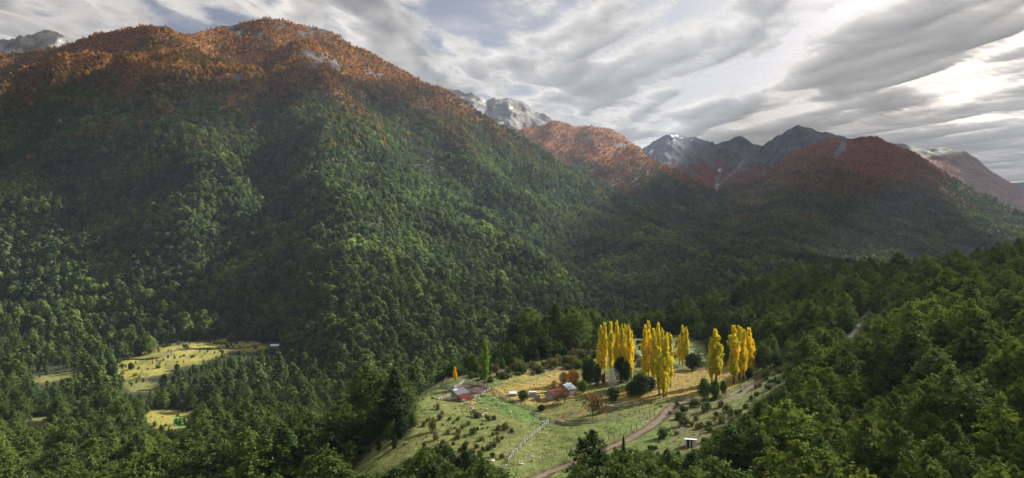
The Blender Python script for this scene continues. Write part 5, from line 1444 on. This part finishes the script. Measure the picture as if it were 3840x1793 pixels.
for i, (a, b, ln, rz, r_, lab) in enumerate([(1843,1732,2.0,35,2.6,'thick pale squared log lying left of the lower end of the diagonal fence'),(1885,1748,2.6,12,1.5,'pale log at the foot of the diagonal fence'),(1950,1743,2.0,18,2.0,'short pale log on the turf by the first dark post'),
      (1818,1758,2.2,75,1.3,'pale pole leaning upright in the gully below the fence'),(1824,1760,2.4,60,1.3,'second pale pole crossing the first in the gully below the fence'),(1880,1756,2.2,4,1.8,'grey log lying across the end of the diagonal fence'),
      (2105,1583,1.8,5,2.2,'pale weathered log beside the paling fence'),(2285,1600,1.6,-8,1.0,'thin pale pole on the green slope right of the garden'),(2335,1510,5.5,-6,1.6,'long dark log lying behind the garden by the timber heap'),(2290,1524,4.5,-5,1.6,'long pinkish plank-like log right of the rusty tree'),
      (2303,1527,4.0,-3,2.0,'pinkish log right of the rusty tree, in front of the longer one'),(2276,1495,3.0,-50,1.2,'pale pole leaning beside the spreading apple tree'),(2402,1592,1.4,30,1.1,'short bleached stick near the climbing track fence'),(2065,1600,1.2,-60,1.0,'small pale stick near the top of the diagonal fence'),
      (2045,1625,1.6,30,.8,'thin pale stick on the turf right of the diagonal fence'),(1990,1668,1.3,50,.8,'thin pale stick on the turf halfway down the diagonal fence')]):
    x, y, z = hit(a, b)
    up = 'upright' in lab or 'leaning' in lab or 'crossing' in lab
    o = link('log', LOG, None, None, (x, y, z + .1 * r_ * .8 + (ln * .35 if up else 0)), (0, R(-55) if up else 0, R(rz)), (ln, r_, r_))
    tag(o, lab, 'log')
def rock_mesh(seed):
    g = np.random.default_rng(seed); bm = bmesh.new(); bmesh.ops.create_icosphere(bm, subdivisions=2, radius=1)
    for v in bm.verts:
        c = v.co; v.co = c * (1 + .22 * math.sin(c.x * 3 + seed) * math.cos(c.y * 4) + g.uniform(-.06, .06)); v.co.z *= .6
    m = D.meshes.new('stone_mesh'); bm.to_mesh(m); bm.free(); m.materials.append(M_ROCK); return m
ROCKS = [rock_mesh(i) for i in range(3)]
g = np.random.default_rng(8)
for k, (cu, cv, su, sv, n_, lab) in enumerate([(2010,1433,34,4,34,'pale stone in the long heap along the yellow field edge'),(1985,1706,16,12,16,'pale stone scattered near the first dark post'),(2240,1484,14,8,16,'pale stone in the rubble heap right of the farmhouse'),
                                              (1912,1694,16,3,14,'pale stone in the row left of the diagonal fence'),(2395,1512,24,8,22,'pale rubble stone behind the track slope left of the front poplar'),(2400,1562,8,12,10,'bleached stone on the slope above the climbing track'),(2558,1610,8,10,9,'bleached stone above the white-roofed hut')]):
    for i in range(n_):
        a, b = cu + g.uniform(-1, 1) * su, cv + g.uniform(-1, 1) * sv
        if k == 0: b = cv - (a - cu) * .12 + g.uniform(-1, 1) * sv * .5
        x, y, z = hit(a, b); s = g.uniform(.12, .38)
        tag(link('stone', ROCKS[int(g.integers(0, 3))], None, None, (x, y, z + s * .2), (0, 0, g.uniform(0, 6)), (s, s * g.uniform(.7, 1.2), s)), lab, 'stone', lab.replace('pale stone', 'stones').replace('pale rubble stone', 'rubble').replace('bleached stone', 'bleached stones'))

# bleached dead trees standing in the forest
SNAG = [twig_mesh('snag_mesh', 14, .28, 400 + i, 2, .35, 3, .8) for i in range(2)]
for m in SNAG: m.materials.append(M_PALE)
for i, (a, b, hpx) in enumerate([(868,680,30),(434,690,20),(790,770,18),(1330,700,24),(1500,720,22),(2080,735,30),(2905,985,30),(1150,770,20),(560,1210,16),(1120,690,22),(1640,700,20),(2160,820,22),(3070,830,20),(740,460,16),(1980,1010,20)]):
    Yv = np.linspace(950, 2600, 900); Xv = (a - CU) / F * Yv
    zz = zA(Xv, Yv); q = np.argmax(zz > (HV - b) / F * Yv)
    hh = hpx / F * Yv[q] + 8
    tag(link('dead_tree', SNAG[i % 2], None, None, (Xv[q], Yv[q], zz[q] - 1), (0, 0, i), (hh / 14,) * 3),
        ['bleached dead tree standing highest on the sunlit spur','bleached dead trunk left of the sunlit spur','dead trunk below the middle of the sunlit spur','dead trunk in the gully right of the sunlit spur','dead tree on the dark middle slope of the left mountain','pair-like dead tree on the ridge below the rounded mountain',
         'tall bleached dead tree above the right-hand wood','dead tree beside the sunlit spur gully','small dead tree at the forest edge above the valley meadow','dead tree right of the spur crest','dead trunk below the long ridge of the left mountain','dead tree on the lower ridge right of centre','dead trunk in the valley below the red mountain','dead trunk high under the orange crest at the left','dead tree on the lower slope above the gorge'][i], 'dead tree', 'bleached dead trees in the forest')

# ------------------------------------------------------------------ in the valley meadow
def vhit(u, v): return hit(u, v, 480.0, 1100.0)
for i, (a, b, wd, lab, tn) in enumerate([(560,1328,72,'round bright green tree at the left end of the valley meadow',(0.13,0.17,0.045)),(520,1335,60,'lower dark green tree left of the round bright one in the meadow',DKG),(868,1285,36,'olive round bush on the upper edge of the valley meadow',(0.10,0.12,0.04)),
        (928,1285,24,'young slim tree in the valley meadow, left of three',MDG),(958,1275,28,'tallest of the young trees in the valley meadow',LTG),(975,1280,24,'young tree at the right of the meadow trio',MDG),(1050,1275,60,'pale leafy tree standing over the white-roofed valley hut',(0.12,0.155,0.05)),
        (420,1420,60,'dark tree at the left tip of the valley meadow',DKG),(490,1388,26,'small dark tree on the lower left of the valley meadow',DKG),(664,1388,26,'small round dark bush below the meadow',DKG)]):
    x, y, z = vhit(a, b); hh = wd / F * y * random.uniform(.95, 1.25)
    place_tree('meadow_tree', lab, 'tree', (x, y, z - .1), random.choice(ROUND_CROWN), random.choice(NEAR_TRUNK), (wd / F * y / 9.4, wd / F * y / 9.4, hh / 10), tn)
g = np.random.default_rng(21)
for i in range(46):
    a = g.uniform(440, 1040); lo = np.interp(a, [440, 560, 800, 1040], [1350, 1305, 1262, 1265]); hi = np.interp(a, [440, 600, 800, 1040], [1420, 1405, 1335, 1300])
    b = g.uniform(lo, hi) if i % 3 else lo + 6
    x, y, z = vhit(a, b); wd = g.uniform(9, 24)
    col_ = [OLV, DGS, BRN, DGS][i % 4]
    shrub(x, y, wd, col_, '%s %s bush %s' % ('small' if wd < 16 else 'wide', cname[col_], 'in the left half of the valley meadow' if a < 740 else 'in the right half of the valley meadow'), float(g.uniform(.5, .8)), group='bushes of the valley meadow', Yd=z)
def brush_fence(uv, label, hgt=1.5):
    pts = densify([vhit(a, b)[:2] for a, b in uv], 8)
    zz = ground_z(np.array([p[0] for p in pts]), np.array([p[1] for p in pts]))
    o = np.array([pts[0][0], pts[0][1], zz[0]]); L = []
    gg = np.random.default_rng(len(uv))
    for k in range(3):
        P = [np.array([p[0], p[1], z_]) - o + np.array([gg.normal(0, .4), gg.normal(0, .4), hgt * (.25 + .3 * k) + gg.normal(0, .15)]) for p, z_ in zip(pts, zz)]
        L.append((P, [.5 + .15 * gg.normal() for _ in P], 5))
    t = tag(link('log_fence', tubes_mesh('log_fence_mesh', L), M_POST, None, tuple(o)), label, 'fence')
brush_fence([(450,1352),(520,1350),(600,1343),(640,1325),(690,1314),(760,1310),(820,1309)], 'long dark fence of piled logs running through the valley meadow')
brush_fence([(820,1308),(880,1309),(950,1300),(1010,1292)], 'thin dark log fence leading on towards the white-roofed valley hut', .8)

g = np.random.default_rng(91)
cnt = 0
while cnt < 48:
    a, b = g.uniform(60, 2900), g.uniform(430, 1120)
    Yv = np.linspace(900, 2500, 500); Xv = (a - CU) / F * Yv
    zz = zA(Xv, Yv); q = int(np.argmax(zz > (HV - b) / F * Yv))
    if q == 0 or zz[q] < -140: continue
    cnt += 1
    zone = 'left part of the big mountain' if a < 900 else ('middle of the big mountain' if a < 1700 else 'long right-hand slope of the big mountain')
    band = 'high' if b < 650 else 'low'
    tag(link('dead_tree', SNAG[cnt % 2], None, None, (Xv[q], Yv[q], zz[q] - 1), (0, 0, cnt), (g.uniform(.8, 1.25),) * 3), 'pale dead trunk standing %s on the %s' % (band, zone), 'dead tree', 'bleached dead trees in the forest')

# ------------------------------------------------------------------ grass tussocks on the terrace
def tuft_mesh(seed):
    g = np.random.default_rng(seed); k = 14; az = g.uniform(0, 6.28, k)
    P = np.stack([np.cos(az) * g.uniform(.05, .4, k), np.sin(az) * g.uniform(.05, .4, k), g.uniform(.12, .3, k)], 1)
    d = np.stack([np.cos(az) * .5, np.sin(az) * .5, np.ones(k)], 1)
    m = leaf_mesh('tuft_mesh', P, np.stack([np.cos(az), np.sin(az), .3 + 0 * az], 1), .26, g.uniform(.2, .9, k), .3, None, d, g); m.materials.append(M_LEAF); return m
PC_TUFT = proto_collection('tuft_forms', [tuft_mesh(i) for i in range(4)])
X, Y, g = jitter_grid(-62, 130, 195, 420, 1.15, 901)
Z = ground_z(X, Y); U = to_u(X, Y); V = to_v(Z, Y)
n1 = fbm(X / 7, Y / 7, 3, 911)
ok = (poly_sd(U, V, CLEAR) > 6) & (line_d(X, Y, _road_xy) > 2.3) & (n1 + g.normal(0, .22, len(X)) > .27) & (poly_sd(U, V, CORRAL) < -2)
X, Y, Z, U, V = X[ok], Y[ok], Z[ok], U[ok], V[ok]; n = len(X)
yel = (poly_sd(U, V, YELLOW) > 0)
tn = np.where(yel[:, None], np.array([.28, .205, .06]), np.array([.16, .16, .055])) * g.uniform(.55, 1.25, (n, 1)) * np.stack([g.uniform(.8, 1.15, n), np.ones(n), np.ones(n)], 1)
sz = g.uniform(.35, .8, n)
scatter('grass', 'rough grass tussocks over the pasture and the yellow field', np.stack([X, Y, Z], 1), np.stack([sz, sz, sz * g.uniform(.7, 1.3, n)], 1), tn, PC_TUFT, 4)

# ------------------------------------------------------------------ clouds: one broken deck over the whole country
CLOUD_Z, CLOUD_SEED, CLOUD_DX, CLOUD_DY, CLOUD_L = 1900.0, 25611, -15333.9, 13285.1, 1479.18  # seed and offsets searched so gaps, many out of view, sunlight chosen ground
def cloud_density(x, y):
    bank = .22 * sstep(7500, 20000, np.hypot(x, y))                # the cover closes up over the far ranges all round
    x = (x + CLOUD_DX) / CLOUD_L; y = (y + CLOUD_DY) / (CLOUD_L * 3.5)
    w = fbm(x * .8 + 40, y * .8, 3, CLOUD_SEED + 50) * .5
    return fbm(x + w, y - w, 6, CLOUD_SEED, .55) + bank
def clouds():
    az = np.linspace(0, 2 * math.pi, 721)[:-1]
    rr = np.concatenate([[0], np.exp(np.linspace(math.log(300), math.log(95000), 330))])
    A, Rr = np.meshgrid(az, rr)
    Xc, Yc = Rr * np.sin(A), Rr * np.cos(A)
    d = cloud_density(Xc, Yc)
    Zc = CLOUD_Z - Rr ** 2 / (2 * 6371000.0) - 80 * sstep(-.2, .5, d) + 70 * fbm(Xc / 1800, Yc / 4200, 3, 77)
    nr, nc = A.shape; i = np.arange(nr * nc).reshape(nr, nc); j = np.roll(i, -1, 1)
    Fc = np.stack([i[:-1], i[1:], j[1:], j[:-1]], -1).reshape(-1, 4)
    m, nt, out = new_mat('cloud')
    at = N(nt, 'ShaderNodeAttribute'); at.attribute_name = 'dens'
    n1 = noise_node(nt, .0017, 9, .64, stretch=(1, .55, 1)); n2 = noise_node(nt, .0009, 5, .6, stretch=(1, .5, 1))
    h = math_node(nt, 'MULTIPLY_ADD', math_node(nt, 'SUBTRACT', n1, .5), .62); nt.links.new(at.outputs['Fac'], h.node.inputs[2])
    cov = N(nt, 'ShaderNodeMapRange', interpolation_type='SMOOTHSTEP'); nt.links.new(h, cov.inputs[0])
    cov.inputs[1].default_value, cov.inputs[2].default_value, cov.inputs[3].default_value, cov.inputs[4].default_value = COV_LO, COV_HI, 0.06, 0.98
    veil = N(nt, 'ShaderNodeMapRange', interpolation_type='SMOOTHSTEP'); nt.links.new(n1, veil.inputs[0])
    veil.inputs[1].default_value, veil.inputs[2].default_value, veil.inputs[3].default_value, veil.inputs[4].default_value = .40, .70, 0.05, 0.40
    covm = math_node(nt, 'MAXIMUM', cov.outputs[0], veil.outputs[0])
    thick = math_node(nt, 'MULTIPLY_ADD', math_node(nt, 'SUBTRACT', n2, .5), .35); nt.links.new(h, thick.node.inputs[2])
    col_ = ramp(nt, thick, [(0.0, (.30, .30, .30)), (.10, (.218, .22, .224)), (.22, (.17, .173, .178)), (.42, (.138, .141, .147)), (.65, (.115, .118, .124))])
    tl = N(nt, 'ShaderNodeBsdfTranslucent'); nt.links.new(col_, tl.inputs['Color'])
    tr = N(nt, 'ShaderNodeBsdfTransparent')
    mx = N(nt, 'ShaderNodeMixShader'); nt.links.new(covm, mx.inputs[0]); nt.links.new(tr.outputs[0], mx.inputs[1]); nt.links.new(tl.outputs[0], mx.inputs[2])
    nt.links.new(mx.outputs[0], out.inputs['Surface'])
    V = np.stack([Xc, Yc, Zc], -1).reshape(-1, 3)
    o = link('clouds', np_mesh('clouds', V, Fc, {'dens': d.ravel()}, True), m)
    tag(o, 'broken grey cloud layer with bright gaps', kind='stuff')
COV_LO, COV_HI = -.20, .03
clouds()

# ------------------------------------------------------------------ haze
hb = link('haze', box_mesh('haze', 24000, 14500, 1100), None, None, (0, 6500, 350))
hm, hn, ho = new_mat('haze')
pv = N(hn, 'ShaderNodeVolumePrincipled'); pv.inputs['Color'].default_value = (.62, .76, 1.0, 1); pv.inputs['Density'].default_value = 3.0e-5; pv.inputs['Anisotropy'].default_value = .25
hn.links.new(pv.outputs[0], ho.inputs['Volume'])
hb.data.materials.append(hm)
tag(hb, 'thin bluish haze in the valley air', kind='stuff')

# ------------------------------------------------------------------ tell look-alikes apart by their order across the picture
ORD = 'leftmost second third fourth fifth sixth seventh eighth ninth tenth eleventh twelfth thirteenth fourteenth fifteenth sixteenth seventeenth eighteenth nineteenth twentieth twenty-first twenty-second'.split()
same = {}
for o in COL.objects:
    if o.parent is None and 'label' in o and o.name.split('.')[0] in ('beech_tree', 'shrub', 'dead_tree'): same.setdefault(o['label'], []).append(o)
for lab, os_ in same.items():
    if 1 < len(os_) <= len(ORD) and len(lab.split()) <= 12:
        for k, o in enumerate(sorted(os_, key=lambda q: q.location.x / q.location.y)):
            o['label'] = lab + (', leftmost of its like' if k == 0 else ', %s from the left' % ORD[k])
